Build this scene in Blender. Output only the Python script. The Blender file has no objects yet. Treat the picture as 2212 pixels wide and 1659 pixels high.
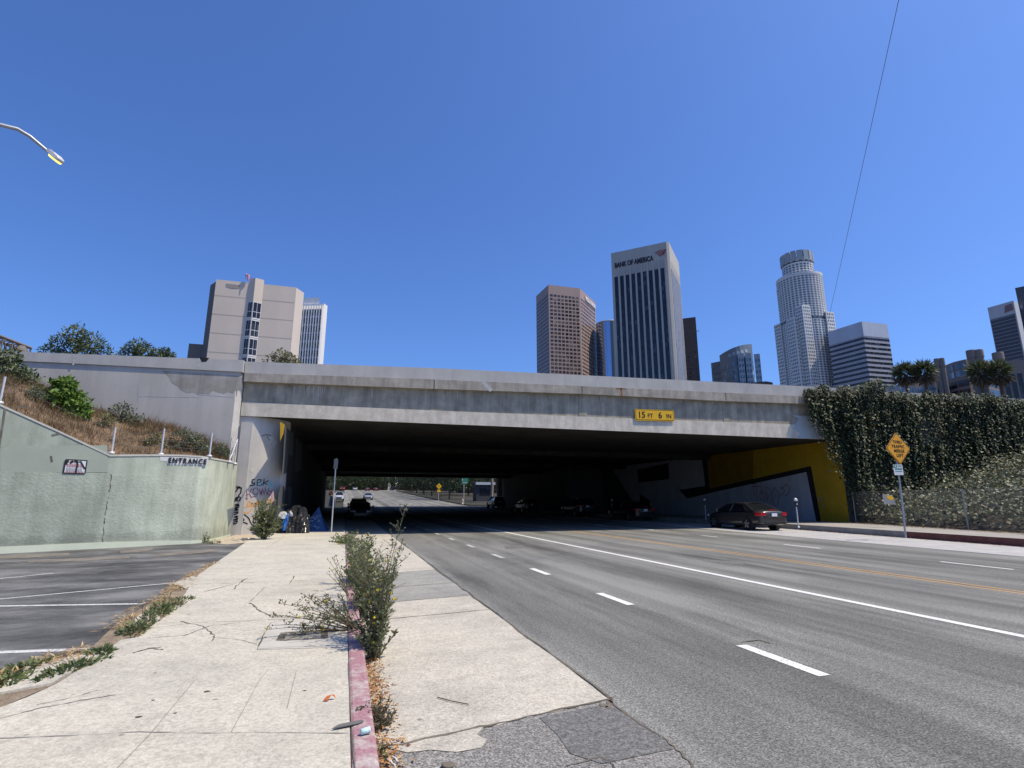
import bpy, math, random
import numpy as np
from mathutils import Vector, Matrix
random.seed(7); rng = np.random.default_rng(7)
rad = math.radians
scn = bpy.context.scene
COL = scn.collection
uni = random.uniform
# ------------------------------------------------------------------ camera model (sight lines used to survey the place)
FPX, WPX, HPX = 1160.0, 2212.0, 1659.0
PITCH = math.atan(250/FPX); AZ = rad(17.0); EYE = 1.6
def ray(x, y):
    cp, sp = math.cos(PITCH), math.sin(PITCH); s, c = math.sin(AZ), math.cos(AZ)
    u, v = x-WPX/2, HPX/2-y
    return (s*cp*FPX + c*u - s*sp*v, c*cp*FPX - s*u - c*sp*v, sp*FPX + cp*v)
def gz(x, y, z=0.0):
    d = ray(x, y); t = (z-EYE)/d[2]; return Vector((d[0]*t, d[1]*t, z))
def oy(x, y, Y):
    d = ray(x, y); t = Y/d[1]; return Vector((d[0]*t, Y, EYE+d[2]*t))
def ox(x, y, X):
    d = ray(x, y); t = X/d[0]; return Vector((X, d[1]*t, EYE+d[2]*t))
def ov(x, y, a, b):
    d = ray(x, y); nx, ny = -(b[1]-a[1]), b[0]-a[0]
    t = (nx*a[0]+ny*a[1])/(nx*d[0]+ny*d[1]); return Vector((d[0]*t, d[1]*t, EYE+d[2]*t))
def od(x, y, dist):
    d = ray(x, y); t = dist/math.hypot(d[0], d[1]); return Vector((d[0]*t, d[1]*t, EYE+d[2]*t))
def zside(X): return 0.14 + 0.012*max(0.0, 0.13-X)
def sp(x, y, dz=0.0):
    p = gz(x, y, .15)
    for _ in range(3): p = gz(x, y, zside(p.x)+dz)
    return p
def zroad(Y):
    if Y < 70: return 0.0
    if Y < 260: return 5.9*(Y-70)/190
    return 5.9
# ------------------------------------------------------------------ mesh builder
class MB:
    def __init__(s): s.v=[]; s.f=[]; s.m=[]; s.sm=[]
    def add(s, vs, fs, m=0, smooth=False):
        n=len(s.v); s.v+= [tuple(v) for v in vs]
        for f in fs: s.f.append(tuple(n+i for i in f)); s.m.append(m); s.sm.append(smooth)
    def quad(s, a, b, c, d, m=0): s.add([a,b,c,d],[(0,1,2,3)],m)
    def poly(s, pts, m=0): s.add(pts,[tuple(range(len(pts)))],m)
    def box(s, c, size, rot=None, m=0):
        h=[x/2 for x in size]
        vs=[Vector((sx*h[0],sy*h[1],sz*h[2])) for sx in(-1,1) for sy in(-1,1) for sz in(-1,1)]
        if rot is not None: vs=[rot@v for v in vs]
        c=Vector(c); vs=[v+c for v in vs]
        s.add(vs,[(0,1,3,2),(4,6,7,5),(0,4,5,1),(2,3,7,6),(0,2,6,4),(1,5,7,3)],m)
    def box2(s, lo, hi, m=0): s.box([(a+b)/2 for a,b in zip(lo,hi)],[b-a for a,b in zip(lo,hi)],None,m)
    def prism(s, pts, z0, z1, m=0, mtop=None):
        n=len(pts)
        z0s = z0 if isinstance(z0,(list,tuple)) else [z0]*n
        z1s = z1 if isinstance(z1,(list,tuple)) else [z1]*n
        vs=[(p[0],p[1],z) for p,z in zip(pts,z0s)]+[(p[0],p[1],z) for p,z in zip(pts,z1s)]
        a=sum(pts[i][0]*pts[(i+1)%n][1]-pts[(i+1)%n][0]*pts[i][1] for i in range(n))
        side=[(i,(i+1)%n,n+(i+1)%n,n+i) for i in range(n)]; top=tuple(range(n,2*n)); bot=tuple(reversed(range(n)))
        if a<0: side=[tuple(reversed(f)) for f in side]; top=tuple(reversed(top)); bot=tuple(reversed(bot))
        s.add(vs,side+[bot],m)
        s.add(vs[n:],[tuple(i-n for i in top)],m if mtop is None else mtop)
    def strip(s, xs, lo, hi, y0, y1, m=0):
        """long beam along x: lo/hi are functions of x"""
        vs=[]
        for x in xs: vs+=[(x,y0,lo(x)),(x,y0,hi(x)),(x,y1,hi(x)),(x,y1,lo(x))]
        fs=[]
        for i in range(len(xs)-1):
            a=4*i; b=a+4
            fs+=[(a,b,b+1,a+1),(a+1,b+1,b+2,a+2),(a+2,b+2,b+3,a+3),(a+3,b+3,b,a)]
        e=4*(len(xs)-1); fs+=[(0,1,2,3),(e+3,e+2,e+1,e)]
        s.add(vs,fs,m)
    def tube(s, pts, r, n=8, m=0, smooth=True, cap=True):
        pts=[Vector(p) for p in pts]; k=len(pts)
        rs=r if isinstance(r,(list,tuple)) else [r]*k
        vs=[]; prev=None
        for i,p in enumerate(pts):
            t=(pts[min(i+1,k-1)]-pts[max(i-1,0)]).normalized()
            if prev is None:
                a=Vector((0,0,1)) if abs(t.z)<.9 else Vector((1,0,0)); u=t.cross(a).normalized()
            else: u=(prev-t*prev.dot(t)).normalized()
            prev=u; w=t.cross(u)
            for j in range(n):
                an=2*math.pi*j/n; vs.append(p+(u*math.cos(an)+w*math.sin(an))*rs[i])
        fs=[(i*n+j,i*n+(j+1)%n,(i+1)*n+(j+1)%n,(i+1)*n+j) for i in range(k-1) for j in range(n)]
        s.add(vs,fs,m,smooth)
        if cap:
            s.add(vs[:n],[tuple(reversed(range(n)))],m); s.add(vs[-n:],[tuple(range(n))],m)
    def lathe(s, prof, c=(0,0,0), axis='z', n=20, m=0, smooth=True, sx=1, sy=1):
        vs=[]; c=Vector(c)
        for r,h in prof:
            for j in range(n):
                a=2*math.pi*j/n; u,w=r*math.cos(a)*sx,r*math.sin(a)*sy
                vs.append(c+(Vector((u,w,h)) if axis=='z' else Vector((h,u,w)) if axis=='x' else Vector((w,h,u))))
        k=len(prof)
        s.add(vs,[(i*n+j,i*n+(j+1)%n,(i+1)*n+(j+1)%n,(i+1)*n+j) for i in range(k-1) for j in range(n)],m,smooth)
        s.add(vs[:n],[tuple(reversed(range(n)))],m); s.add(vs[-n:],[tuple(range(n))],m)
    def ribbon(s, pts, w, nrm, m=0):
        """flat stroke of width w through pts on a surface with normal nrm"""
        pts=[Vector(p) for p in pts]; nrm=Vector(nrm)
        ws=w if isinstance(w,(list,tuple)) else [w]*len(pts); vs=[]
        for i,p in enumerate(pts):
            t=pts[min(i+1,len(pts)-1)]-pts[max(i-1,0)]
            if t.length<1e-6: t=Vector((1,0,0))
            sd=nrm.cross(t.normalized()).normalized()*ws[i]/2; vs+=[p-sd,p+sd]
        s.add(vs,[(2*i,2*i+2,2*i+3,2*i+1) for i in range(len(pts)-1)],m)
    def build(s, name, mats, parent=None, loc=None):
        me=bpy.data.meshes.new(name); me.from_pydata(s.v,[],s.f)
        if not isinstance(mats,(list,tuple)): mats=[mats]
        for mm in mats: me.materials.append(mm)
        me.polygons.foreach_set('material_index',s.m); me.polygons.foreach_set('use_smooth',s.sm); me.update()
        return link(name,me,parent,loc)
def link(name, me, parent=None, loc=None):
    o=bpy.data.objects.new(name,me); COL.objects.link(o)
    if parent is not None: o.parent=parent
    if loc is not None: o.location=loc
    return o
def npmesh(name, V, F, mat, parent=None, smooth=False):
    me=bpy.data.meshes.new(name); nv=len(V); nf,k=F.shape
    me.vertices.add(nv); me.vertices.foreach_set('co',V.astype(np.float32).ravel())
    me.loops.add(nf*k); me.loops.foreach_set('vertex_index',F.astype(np.int32).ravel())
    me.polygons.add(nf); me.polygons.foreach_set('loop_start',np.arange(0,nf*k,k,dtype=np.int32))
    me.polygons.foreach_set('loop_total',np.full(nf,k,dtype=np.int32))
    if smooth: me.polygons.foreach_set('use_smooth',np.ones(nf,dtype=bool))
    me.materials.append(mat); me.update(); me.validate()
    return link(name,me,parent)
def tag(o, label=None, cat=None, group=None, kind=None):
    if label: o['label']=label
    if cat: o['category']=cat
    if group: o['group']=group
    if kind: o['kind']=kind
    return o
def thing(name, label, cat, loc=(0,0,0), rz=0, group=None):
    o=bpy.data.objects.new(name,None); o.empty_display_size=.2; COL.objects.link(o); o.location=loc; o.rotation_euler=(0,0,rz)
    return tag(o,label,cat,group)
def struct(o): o['kind']='structure'; return o
def subsurf(o, lv=2):
    md=o.modifiers.new('s','SUBSURF'); md.levels=lv; md.render_levels=lv; return o
def bevel(o, w=.02, seg=2):
    md=o.modifiers.new('b','BEVEL'); md.width=w; md.segments=seg; md.limit_method='ANGLE'; return o
def copy_tree(o, parent=None):
    c=o.copy(); COL.objects.link(c)
    if parent is not None: c.parent=parent
    for ch in list(o.children): copy_tree(ch,c)
    return c
def lettering(body, size, mat, M, parent, name='lettering', bold=.0, depth=.004, sx=1.0, align='CENTER', spacing=1.0):
    cu=bpy.data.curves.new(name,'FONT'); cu.body=body; cu.size=size; cu.offset=bold; cu.extrude=depth
    cu.align_x=align; cu.align_y='CENTER'; cu.space_character=spacing; cu.resolution_u=3
    t=bpy.data.objects.new('tmp',cu); COL.objects.link(t); bpy.context.view_layer.update()
    me=bpy.data.meshes.new_from_object(t.evaluated_get(bpy.context.evaluated_depsgraph_get()))
    bpy.data.objects.remove(t); bpy.data.curves.remove(cu)
    me.transform(M@Matrix.Diagonal((sx,1,1,1))); me.materials.clear(); me.materials.append(mat)
    return link(name,me,parent)
def frame(origin, xdir, ydir):
    x=Vector(xdir).normalized(); y=Vector(ydir); y=(y-x*x.dot(y)).normalized(); z=x.cross(y)
    m=Matrix((x,y,z)).transposed().to_4x4(); m.translation=Vector(origin); return m
# ------------------------------------------------------------------ materials
def newmat(name):
    m=bpy.data.materials.new(name); m.use_nodes=True; nt=m.node_tree; return m,nt,nt.nodes['Principled BSDF']
def N(nt,t,**k):
    n=nt.nodes.new(t)
    for a,b in k.items(): setattr(n,a,b)
    return n
def setp(b, rough=.8, spec=.3, metal=0.0, coat=0.0):
    b.inputs['Roughness'].default_value=rough; b.inputs['Specular IOR Level'].default_value=spec
    b.inputs['Metallic'].default_value=metal; b.inputs['Coat Weight'].default_value=coat
def rgba(c): return (c[0],c[1],c[2],1)
def noise(nt, scale, detail=4, rough=.6, stretch=None, coord=None):
    g=N(nt,'ShaderNodeNewGeometry'); n=N(nt,'ShaderNodeTexNoise'); n.inputs['Scale'].default_value=scale
    n.inputs['Detail'].default_value=detail; n.inputs['Roughness'].default_value=rough
    src=g.outputs['Position'] if coord is None else coord
    if stretch:
        mp=N(nt,'ShaderNodeMapping'); mp.inputs['Scale'].default_value=stretch
        nt.links.new(src,mp.inputs[0]); src=mp.outputs[0]
    nt.links.new(src,n.inputs['Vector']); return n.outputs['Fac']
def ramp(nt, fac, stops, interp='LINEAR'):
    r=N(nt,'ShaderNodeValToRGB'); r.color_ramp.interpolation=interp; e=r.color_ramp.elements
    while len(e)<len(stops): e.new(.5)
    for el,(p,c) in zip(e,stops):
        el.position=p; el.color=rgba(c) if isinstance(c,(tuple,list)) else (c,c,c,1)
    nt.links.new(fac,r.inputs[0]); return r.outputs[0]
def mix(nt, a, b, fac, mode='MIX'):
    m=N(nt,'ShaderNodeMix',data_type='RGBA',blend_type=mode)
    for sock,v in ((m.inputs[6],a),(m.inputs[7],b)):
        if isinstance(v,(tuple,list)): sock.default_value=rgba(v)
        else: nt.links.new(v,sock)
    if isinstance(fac,(int,float)): m.inputs[0].default_value=fac
    else: nt.links.new(fac,m.inputs[0])
    return m.outputs[2]
def bumpn(nt, b, fac, strength, dist=.02):
    n=N(nt,'ShaderNodeBump'); n.inputs['Strength'].default_value=strength; n.inputs['Distance'].default_value=dist
    nt.links.new(fac,n.inputs['Height']); nt.links.new(n.outputs[0],b.inputs['Normal'])
def mat(name, c1, c2=None, scale=2.0, rough=.8, spec=.3, metal=0.0, speck=0.0, sscale=120, bump=0.0, bscale=80, bdist=.01, streak=0.0, coat=0.0, lo=.35, hi=.65, streakscale=(2.2,2.2,.22)):
    m,nt,b=newmat(name); setp(b,rough,spec,metal,coat)
    if c2 is None: c2=tuple(x*.82 for x in c1)
    col=ramp(nt,noise(nt,scale,6),[(lo,c1),(hi,c2)])
    if streak: col=mix(nt,col,ramp(nt,noise(nt,1.0,5,.65,streakscale),[(.38,1-streak),(.62,1.0)]),1.0,'MULTIPLY')
    if speck: col=mix(nt,col,ramp(nt,noise(nt,sscale,3,.7),[(.32,1-speck),(.68,1+speck)]),1.0,'MULTIPLY')
    nt.links.new(col,b.inputs['Base Color'])
    if bump: bumpn(nt,b,noise(nt,bscale,5),bump,bdist)
    return m
def plain(name, c, rough=.6, spec=.4, metal=0.0, coat=0.0):
    return mat(name,c,tuple(x*.9 for x in c),3.0,rough,spec,metal,coat=coat)
def leafmat(name, cols, rough=.5, spec=.35, trans=.25):
    m,nt,b=newmat(name); setp(b,rough,spec); g=N(nt,'ShaderNodeNewGeometry')
    k=len(cols); col=ramp(nt,g.outputs['Random Per Island'],[(i/max(1,k-1),c) for i,c in enumerate(cols)])
    nt.links.new(col,b.inputs['Base Color'])
    if trans:
        t=N(nt,'ShaderNodeBsdfTranslucent'); nt.links.new(col,t.inputs[0]); x=N(nt,'ShaderNodeMixShader'); x.inputs[0].default_value=trans
        nt.links.new(b.outputs[0],x.inputs[1]); nt.links.new(t.outputs[0],x.inputs[2]); nt.links.new(x.outputs[0],nt.nodes['Material Output'].inputs[0])
    return m
M={}
def asphalt(name, base, dark, wheel=False, speck=.42):
    m,nt,b=newmat(name); setp(b,.85,.25)
    col=ramp(nt,noise(nt,.45,6,.62,(1,.35,1)),[(.36,dark),(.60,base)])
    if wheel:
        g=N(nt,'ShaderNodeNewGeometry'); s=N(nt,'ShaderNodeSeparateXYZ'); nt.links.new(g.outputs['Position'],s.inputs[0])
        w=N(nt,'ShaderNodeTexNoise'); w.noise_dimensions='1D'; w.inputs['Scale'].default_value=.85; w.inputs['Detail'].default_value=3
        nt.links.new(s.outputs[0],w.inputs['W'])
        col=mix(nt,col,ramp(nt,w.outputs['Fac'],[(.38,.66),(.58,1.08)]),.9,'MULTIPLY')
        col=mix(nt,col,ramp(nt,noise(nt,1.0,7,.7,(.9,.12,1)),[(.50,1.0),(.64,.55)]),.8,'MULTIPLY')
    if wheel:
        q=N(nt,'ShaderNodeMath',operation='SUBTRACT'); nt.links.new(s.outputs[0],q.inputs[0]); q.inputs[1].default_value=6.6
        q2=N(nt,'ShaderNodeMath',operation='MULTIPLY'); nt.links.new(q.outputs[0],q2.inputs[0]); nt.links.new(q.outputs[0],q2.inputs[1])
        q3=N(nt,'ShaderNodeMath',operation='MULTIPLY_ADD'); nt.links.new(noise(nt,1.0,6,.7,(1.6,.25,1)),q3.inputs[0]); q3.inputs[1].default_value=1.5; nt.links.new(q2.outputs[0],q3.inputs[2])
        col=mix(nt,col,ramp(nt,q3.outputs[0],[(.45,.60),(.95,1.0)]),.9,'MULTIPLY')
    col=mix(nt,col,ramp(nt,noise(nt,62,2,.8),[(.34,1-speck),(.66,1+speck*1.3)]),1.0,'MULTIPLY')
    col=mix(nt,col,ramp(nt,noise(nt,22,3,.8),[(.36,.74),(.64,1.28)]),1.0,'MULTIPLY')
    g=N(nt,'ShaderNodeNewGeometry'); v=N(nt,'ShaderNodeTexVoronoi'); v.inputs['Scale'].default_value=1.3; nt.links.new(g.outputs['Position'],v.inputs['Vector'])
    col=mix(nt,col,ramp(nt,v.outputs['Distance'],[(.03,.5),(.07,1.0)]),.7,'MULTIPLY')
    nt.links.new(col,b.inputs['Base Color']); bumpn(nt,b,noise(nt,75,3,.7),.5,.012)
    return m
M['asphalt']=asphalt('asphalt',(.205,.203,.183),(.15,.149,.136),True,.62)
M['asphalt_patch']=asphalt('asphalt_patch',(.155,.152,.143),(.13,.128,.12))
M['asphalt_rough']=asphalt('asphalt_rough',(.235,.225,.205),(.165,.157,.145),False,.6)
def lotmat():
    m,nt,b=newmat('lot_asphalt'); setp(b,.85,.25)
    col=ramp(nt,noise(nt,.8,7,.7,(.7,1.2,1)),[(.38,(.06,.06,.058)),(.5,(.12,.12,.116)),(.62,(.20,.20,.19))])
    col=mix(nt,col,ramp(nt,noise(nt,1.4,6,.72,(.6,1.3,1)),[(.5,1.0),(.7,.5)]),.8,'MULTIPLY')
    col=mix(nt,col,ramp(nt,noise(nt,70,2,.8),[(.3,.65),(.7,1.35)]),1.0,'MULTIPLY')
    nt.links.new(col,b.inputs['Base Color']); bumpn(nt,b,noise(nt,70,3,.7),.5,.012); return m
M['lot']=lotmat()
def concretemat(name, c1, c2, warm, speck=.2, sscale=70):
    m,nt,b=newmat(name); setp(b,.88,.2)
    col=ramp(nt,noise(nt,.8,7,.68),[(.34,c2),(.5,c1),(.66,warm)])
    col=mix(nt,col,ramp(nt,noise(nt,5,7,.75),[(.36,.86),(.58,1.04)]),.8,'MULTIPLY'); col=mix(nt,col,ramp(nt,noise(nt,1.0,6,.7,(.5,1.6,1)),[(.50,1.0),(.70,.86)]),.8,'MULTIPLY'); col=mix(nt,col,ramp(nt,noise(nt,28,3,.8),[(.36,.78),(.56,1.06)]),1.0,'MULTIPLY')
    col=mix(nt,col,ramp(nt,noise(nt,sscale,3,.75),[(.3,1-speck),(.68,1+speck*.6)]),1.0,'MULTIPLY')
    # gum spots and oil drips
    g=N(nt,'ShaderNodeNewGeometry'); v=N(nt,'ShaderNodeTexVoronoi'); v.inputs['Scale'].default_value=2.1; nt.links.new(g.outputs['Position'],v.inputs['Vector'])
    col=mix(nt,col,ramp(nt,v.outputs['Distance'],[(.035,.45),(.06,1.0)]),.8,'MULTIPLY')
    nt.links.new(col,b.inputs['Base Color']); bumpn(nt,b,noise(nt,90,4,.7),.35,.01); return m
M['sidewalk']=concretemat('sidewalk_concrete',(.53,.495,.41),(.47,.44,.37),(.57,.53,.435))
M['gutter']=concretemat('gutter_concrete',(.53,.49,.41),(.44,.41,.345),(.57,.525,.43),.34)
M['gutter_dark']=concretemat('gutter_dark',(.325,.315,.285),(.27,.26,.24),(.35,.34,.30),.2)
M['gutter_right']=mat('gutter_right',(.46,.445,.42),(.36,.35,.34),1.5,.85,speck=.12)
M['crack']=mat('crack_dirt',(.09,.078,.06),(.20,.175,.135),5,.95)
M['joint']=mat('joint_line',(.30,.285,.25),(.22,.21,.185),3,.95)
M['gum']=mat('gum',(.06,.055,.05),(.09,.085,.075),40,.8)
M['dirt']=mat('dirt',(.30,.24,.17),(.20,.155,.105),5,.95,speck=.35,sscale=60,bump=.8,bscale=30,bdist=.03)
M['kerb_red']=mat('kerb_faded_red',(.34,.18,.20),(.44,.37,.345),7,.75,speck=.22,sscale=45,bump=.5,bscale=40,lo=.46,hi=.62)
M['kerb_dark_red']=mat('kerb_red_shaded',(.13,.045,.04),(.17,.075,.065),3,.8)  # red kerb paint, colour darkened for the face turned from the sun
M['kerb']=mat('kerb_concrete',(.30,.29,.27),(.22,.21,.20),2,.85,speck=.15)
def paintmat(name,c,wear_lo=.32,wear_hi=.42,under=(.17,.168,.165)):
    m,nt,b=newmat(name); setp(b,.7,.3)
    f=ramp(nt,noise(nt,38,5,.75),[(wear_lo,0.0),(wear_hi,1.0)])
    nt.links.new(mix(nt,under,c,f),b.inputs['Base Color']); return m
M['white_line']=paintmat('white_road_paint',(.76,.75,.71),.36,.47)
M['white_worn']=paintmat('white_worn_paint',(.62,.61,.59),.40,.56)
M['yellow_line']=paintmat('yellow_worn_paint',(.62,.36,.09),.40,.54)
M['lot_line']=paintmat('lot_paint',(.60,.60,.58),.34,.5,(.12,.12,.12))
M['parapet']=mat('parapet_grey_paint',(.50,.485,.455),(.44,.43,.405),1.2,.8,speck=.06,streak=.10)
M['bluegrey']=mat('bluegrey_paint',(.40,.45,.47),(.36,.41,.43),2,.8)
M['greywall']=mat('grey_wall_paint',(.52,.495,.45),(.455,.435,.395),.5,.85,speck=.08,streak=.10,bump=.15,bscale=40)
M['lip']=mat('deck_edge_concrete',(.44,.40,.335),(.33,.30,.255),2.0,.85,speck=.16,sscale=40,streak=.28,streakscale=(2.6,2.6,.5))
M['web']=mat('girder_concrete',(.47,.425,.335),(.31,.28,.225),1.7,.85,speck=.14,sscale=40,streak=.30,streakscale=(3.2,3.2,.3))
M['ledge']=mat('girder_foot_concrete',(.72,.66,.55),(.59,.535,.44),2.2,.85,speck=.18,sscale=40,streak=.20,streakscale=(2.6,2.6,.5))
M['soffit']=mat('soffit_darkened',(.05,.045,.038),(.026,.024,.02),.8,.9,speck=.3,sscale=12)  # ceiling colour darkened to deepen the underpass shade
M['stain']=mat('water_stain',(.33,.30,.255),(.44,.42,.39),1.6,.9,streak=.3)
M['streak_light']=mat('lime_streak',(.50,.50,.475),(.40,.40,.385),6,.9)
M['rust']=mat('rust',(.30,.14,.06),(.22,.11,.05),5,.9)
M['abut']=mat('abutment_grey',(.57,.545,.505),(.49,.47,.44),.9,.85,speck=.1,streak=.12,bump=.2,bscale=25)
M['pale']=mat('abutment_edge',(.55,.53,.50),(.45,.43,.41),2,.85)
M['tunnel_floor_wall']=mat('tunnel_wall',(.05,.05,.05),(.03,.03,.03),.7,.9)  # wall colour darkened as well, so the underpass reads as deep shade
M['mural_yellow']=mat('mural_yellow',(.42,.265,.014),(.36,.225,.012),1.0,.8,streak=.1)
M['mural_ochre']=mat('mural_ochre',(.27,.155,.01),(.23,.13,.01),1.0,.8,streak=.1)
M['mural_white']=mat('mural_white',(.45,.465,.50),(.38,.395,.43),1.0,.8,streak=.12)
M['mural_grey']=mat('mural_grey',(.10,.105,.11),(.08,.085,.09),1.0,.8,streak=.12)
M['black_paint']=mat('black_paint',(.012,.012,.013),(.02,.02,.02),2,.7)
M['red_paint']=plain('spray_red',(.30,.03,.04)); M['purple_paint']=plain('spray_purple',(.20,.06,.12))
M['orange_paint']=plain('spray_orange',(.75,.34,.07)); M['teal_paint']=mat('spray_teal',(.28,.55,.56),(.38,.46,.47),5); M['pink_paint']=mat('spray_pink',(.62,.25,.42),(.48,.36,.40),4)
def greenwall():
    m,nt,b=newmat('green_stucco'); setp(b,.9,.15)
    g=N(nt,'ShaderNodeNewGeometry'); s=N(nt,'ShaderNodeSeparateXYZ'); nt.links.new(g.outputs['Position'],s.inputs[0])
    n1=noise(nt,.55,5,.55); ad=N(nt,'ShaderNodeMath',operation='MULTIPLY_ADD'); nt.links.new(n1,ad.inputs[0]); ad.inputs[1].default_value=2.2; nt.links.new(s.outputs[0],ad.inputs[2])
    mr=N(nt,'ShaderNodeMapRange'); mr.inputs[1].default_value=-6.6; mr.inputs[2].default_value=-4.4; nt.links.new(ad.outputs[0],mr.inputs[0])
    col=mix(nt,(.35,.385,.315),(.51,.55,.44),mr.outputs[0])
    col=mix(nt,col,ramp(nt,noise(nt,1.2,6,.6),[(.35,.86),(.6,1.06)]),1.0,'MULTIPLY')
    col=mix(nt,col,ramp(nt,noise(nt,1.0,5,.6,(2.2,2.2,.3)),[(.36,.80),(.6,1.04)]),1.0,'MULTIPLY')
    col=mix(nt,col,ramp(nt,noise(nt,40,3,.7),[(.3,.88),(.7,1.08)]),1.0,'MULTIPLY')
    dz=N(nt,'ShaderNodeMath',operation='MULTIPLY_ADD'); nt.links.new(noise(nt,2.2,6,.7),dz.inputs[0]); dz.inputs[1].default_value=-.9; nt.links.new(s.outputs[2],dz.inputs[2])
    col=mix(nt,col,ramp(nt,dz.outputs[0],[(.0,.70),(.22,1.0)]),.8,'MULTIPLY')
    nt.links.new(col,b.inputs['Base Color'])
    bn=N(nt,'ShaderNodeBump'); bn.inputs['Distance'].default_value=.05
    lowmask=N(nt,'ShaderNodeMapRange'); lowmask.inputs[1].default_value=2.42; lowmask.inputs[2].default_value=2.36; lowmask.inputs[3].default_value=.12; lowmask.inputs[4].default_value=.38
    nt.links.new(s.outputs[2],lowmask.inputs[0]); nt.links.new(lowmask.outputs[0],bn.inputs['Strength'])
    nt.links.new(noise(nt,13,7,.62),bn.inputs['Height']); nt.links.new(bn.outputs[0],b.inputs['Normal']); return m
M['green']=greenwall()
M['green_light']=mat('green_light_paint',(.40,.455,.37),(.37,.42,.34),1.2,.9,speck=.06)
M['green_dark']=mat('green_dark_paint',(.305,.34,.28),(.335,.37,.305),1.5,.9,speck=.05)
M['green_pale']=mat('green_pale_patch',(.56,.60,.46),(.62,.66,.52),2,.9)
M['cap']=mat('wall_cap_concrete',(.55,.53,.46),(.45,.43,.37),3,.9)
M['whitepatch']=mat('white_patch',(.62,.62,.60),(.54,.55,.53),4,.85)
M['galv']=mat('galvanised',(.42,.43,.44),(.34,.35,.36),6,.5,.4,.6)
M['galvpale']=mat('galvanised_pale',(.6,.61,.62),(.5,.51,.52),6,.55,.4,.3)
M['wire']=plain('wire',(.12,.12,.13),.5); M['wire_grey']=plain('fence_wire',(.30,.30,.30),.5,.4,.4)
M['sign_yellow']=mat('sign_yellow',(.80,.46,.02),(.74,.42,.02),3,.5); M['sign_amber']=mat('sign_amber',(.78,.36,.03),(.72,.33,.03),3,.5)
M['sign_black']=plain('sign_black',(.012,.012,.012)); M['sign_white']=mat('sign_white',(.66,.67,.68),(.58,.60,.61),5,.5); M['sign_green']=plain('sign_green',(.04,.24,.17))
M['sign_back']=mat('sign_back',(.42,.43,.44),(.36,.37,.38),5,.5,.4,.5)
M['lens']=None
m,nt,b=newmat('lamp_lens'); setp(b,.4); b.inputs['Base Color'].default_value=(.8,.75,.25,1); b.inputs['Emission Color'].default_value=(1,.85,.18,1); b.inputs['Emission Strength'].default_value=1.1; M['lens']=m
M['tyre']=plain('tyre',(.02,.02,.02),.85,.2); M['rim']=mat('alloy',(.55,.55,.56),(.45,.45,.46),8,.35,.5,.8)
M['glass']=plain('car_glass',(.012,.014,.016),.06,.6); M['trim']=plain('dark_trim',(.02,.02,.02),.6); M['chrome']=plain('chrome',(.7,.7,.7),.15,.5,1.0)
m,nt,b=newmat('tail_lamp'); setp(b,.15,.5); b.inputs['Base Color'].default_value=(.45,.015,.02,1); M['tail']=m
M['head']=plain('head_lamp',(.6,.62,.65),.15,.6); M['plate']=plain('number_plate',(.75,.76,.8),.5)
def carpaint(n,c): return mat('paint_'+n,c,tuple(x*.95 for x in c),2,.28,.5,0.3,coat=.6)
P_={'graphite':carpaint('graphite',(.055,.052,.05)),'black':carpaint('black',(.012,.012,.014)),'navy':carpaint('navy',(.02,.024,.035)),'silver':carpaint('silver',(.42,.42,.42)),'white':carpaint('white',(.75,.75,.75)),'red':carpaint('red',(.45,.02,.02)),'maroon':carpaint('maroon',(.16,.025,.03)),'bluegrey':carpaint('bluegrey',(.035,.042,.055))}
# tower skins
def skin(n,c,k=.9,rough=.8,streak=.08): return mat(n,c,tuple(x*k for x in c),.08,rough,.3,streak=streak,streakscale=(.12,.12,.012))
M['beige']=skin('beige_concrete',(.71,.61,.50),.92); M['beige_line']=plain('panel_joint',(.36,.305,.27)); M['cream']=skin('cream_concrete',(.66,.58,.50),.93)
M['darkconc']=skin('dark_concrete',(.20,.175,.155)); M['whitec']=skin('white_concrete',(.80,.79,.76),.97)
M['brown']=skin('brown_granite',(.40,.30,.265),.95,.6); M['brown_dark']=skin('dark_brown_granite',(.105,.082,.075),.92,.6)
M['stone']=skin('bank_stone',(.48,.46,.42),.94); M['uswhite']=skin('pale_granite',(.72,.72,.69),.97,.6)
M['rustconc']=skin('brown_grey_concrete',(.26,.215,.185),.9)
M['bandlight']=skin('band_spandrel',(.40,.405,.43),.95,.5); M['bandtop']=skin('band_top',(.52,.57,.64),.95,.5); M['slabdark']=skin('slab_dark',(.075,.085,.105),.92,.5); M['slabtop']=skin('slab_top',(.50,.52,.55),.95)
def tglass(n,c,r=.12,spec=.6,cell=(1.7,1.7,3.7)):
    m,nt,b=newmat(n); setp(b,r,spec); g=N(nt,'ShaderNodeNewGeometry'); d=N(nt,'ShaderNodeVectorMath',operation='DIVIDE'); d.inputs[1].default_value=cell; nt.links.new(g.outputs['Position'],d.inputs[0])
    f=N(nt,'ShaderNodeVectorMath',operation='FLOOR'); nt.links.new(d.outputs[0],f.inputs[0]); w=N(nt,'ShaderNodeTexWhiteNoise'); nt.links.new(f.outputs[0],w.inputs['Vector'])
    k=lambda q:tuple(min(1,x*q) for x in c)
    nt.links.new(ramp(nt,w.outputs['Value'],[(0,k(.55)),(.6,k(1.0)),(.86,k(1.5)),(.93,k(2.6)),(1,k(3.4))]),b.inputs['Base Color'])
    nt.links.new(ramp(nt,w.outputs['Value'],[(0,r*.6),(1,min(1,r*2.5))]),b.inputs['Roughness']); return m
M['wdark']=tglass('dark_window',(.018,.02,.026),.15,.5); M['wbrown']=tglass('brown_window',(.06,.047,.046),.2,.45); M['wgrey']=tglass('grey_window',(.09,.08,.08),.25,.5)
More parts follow.
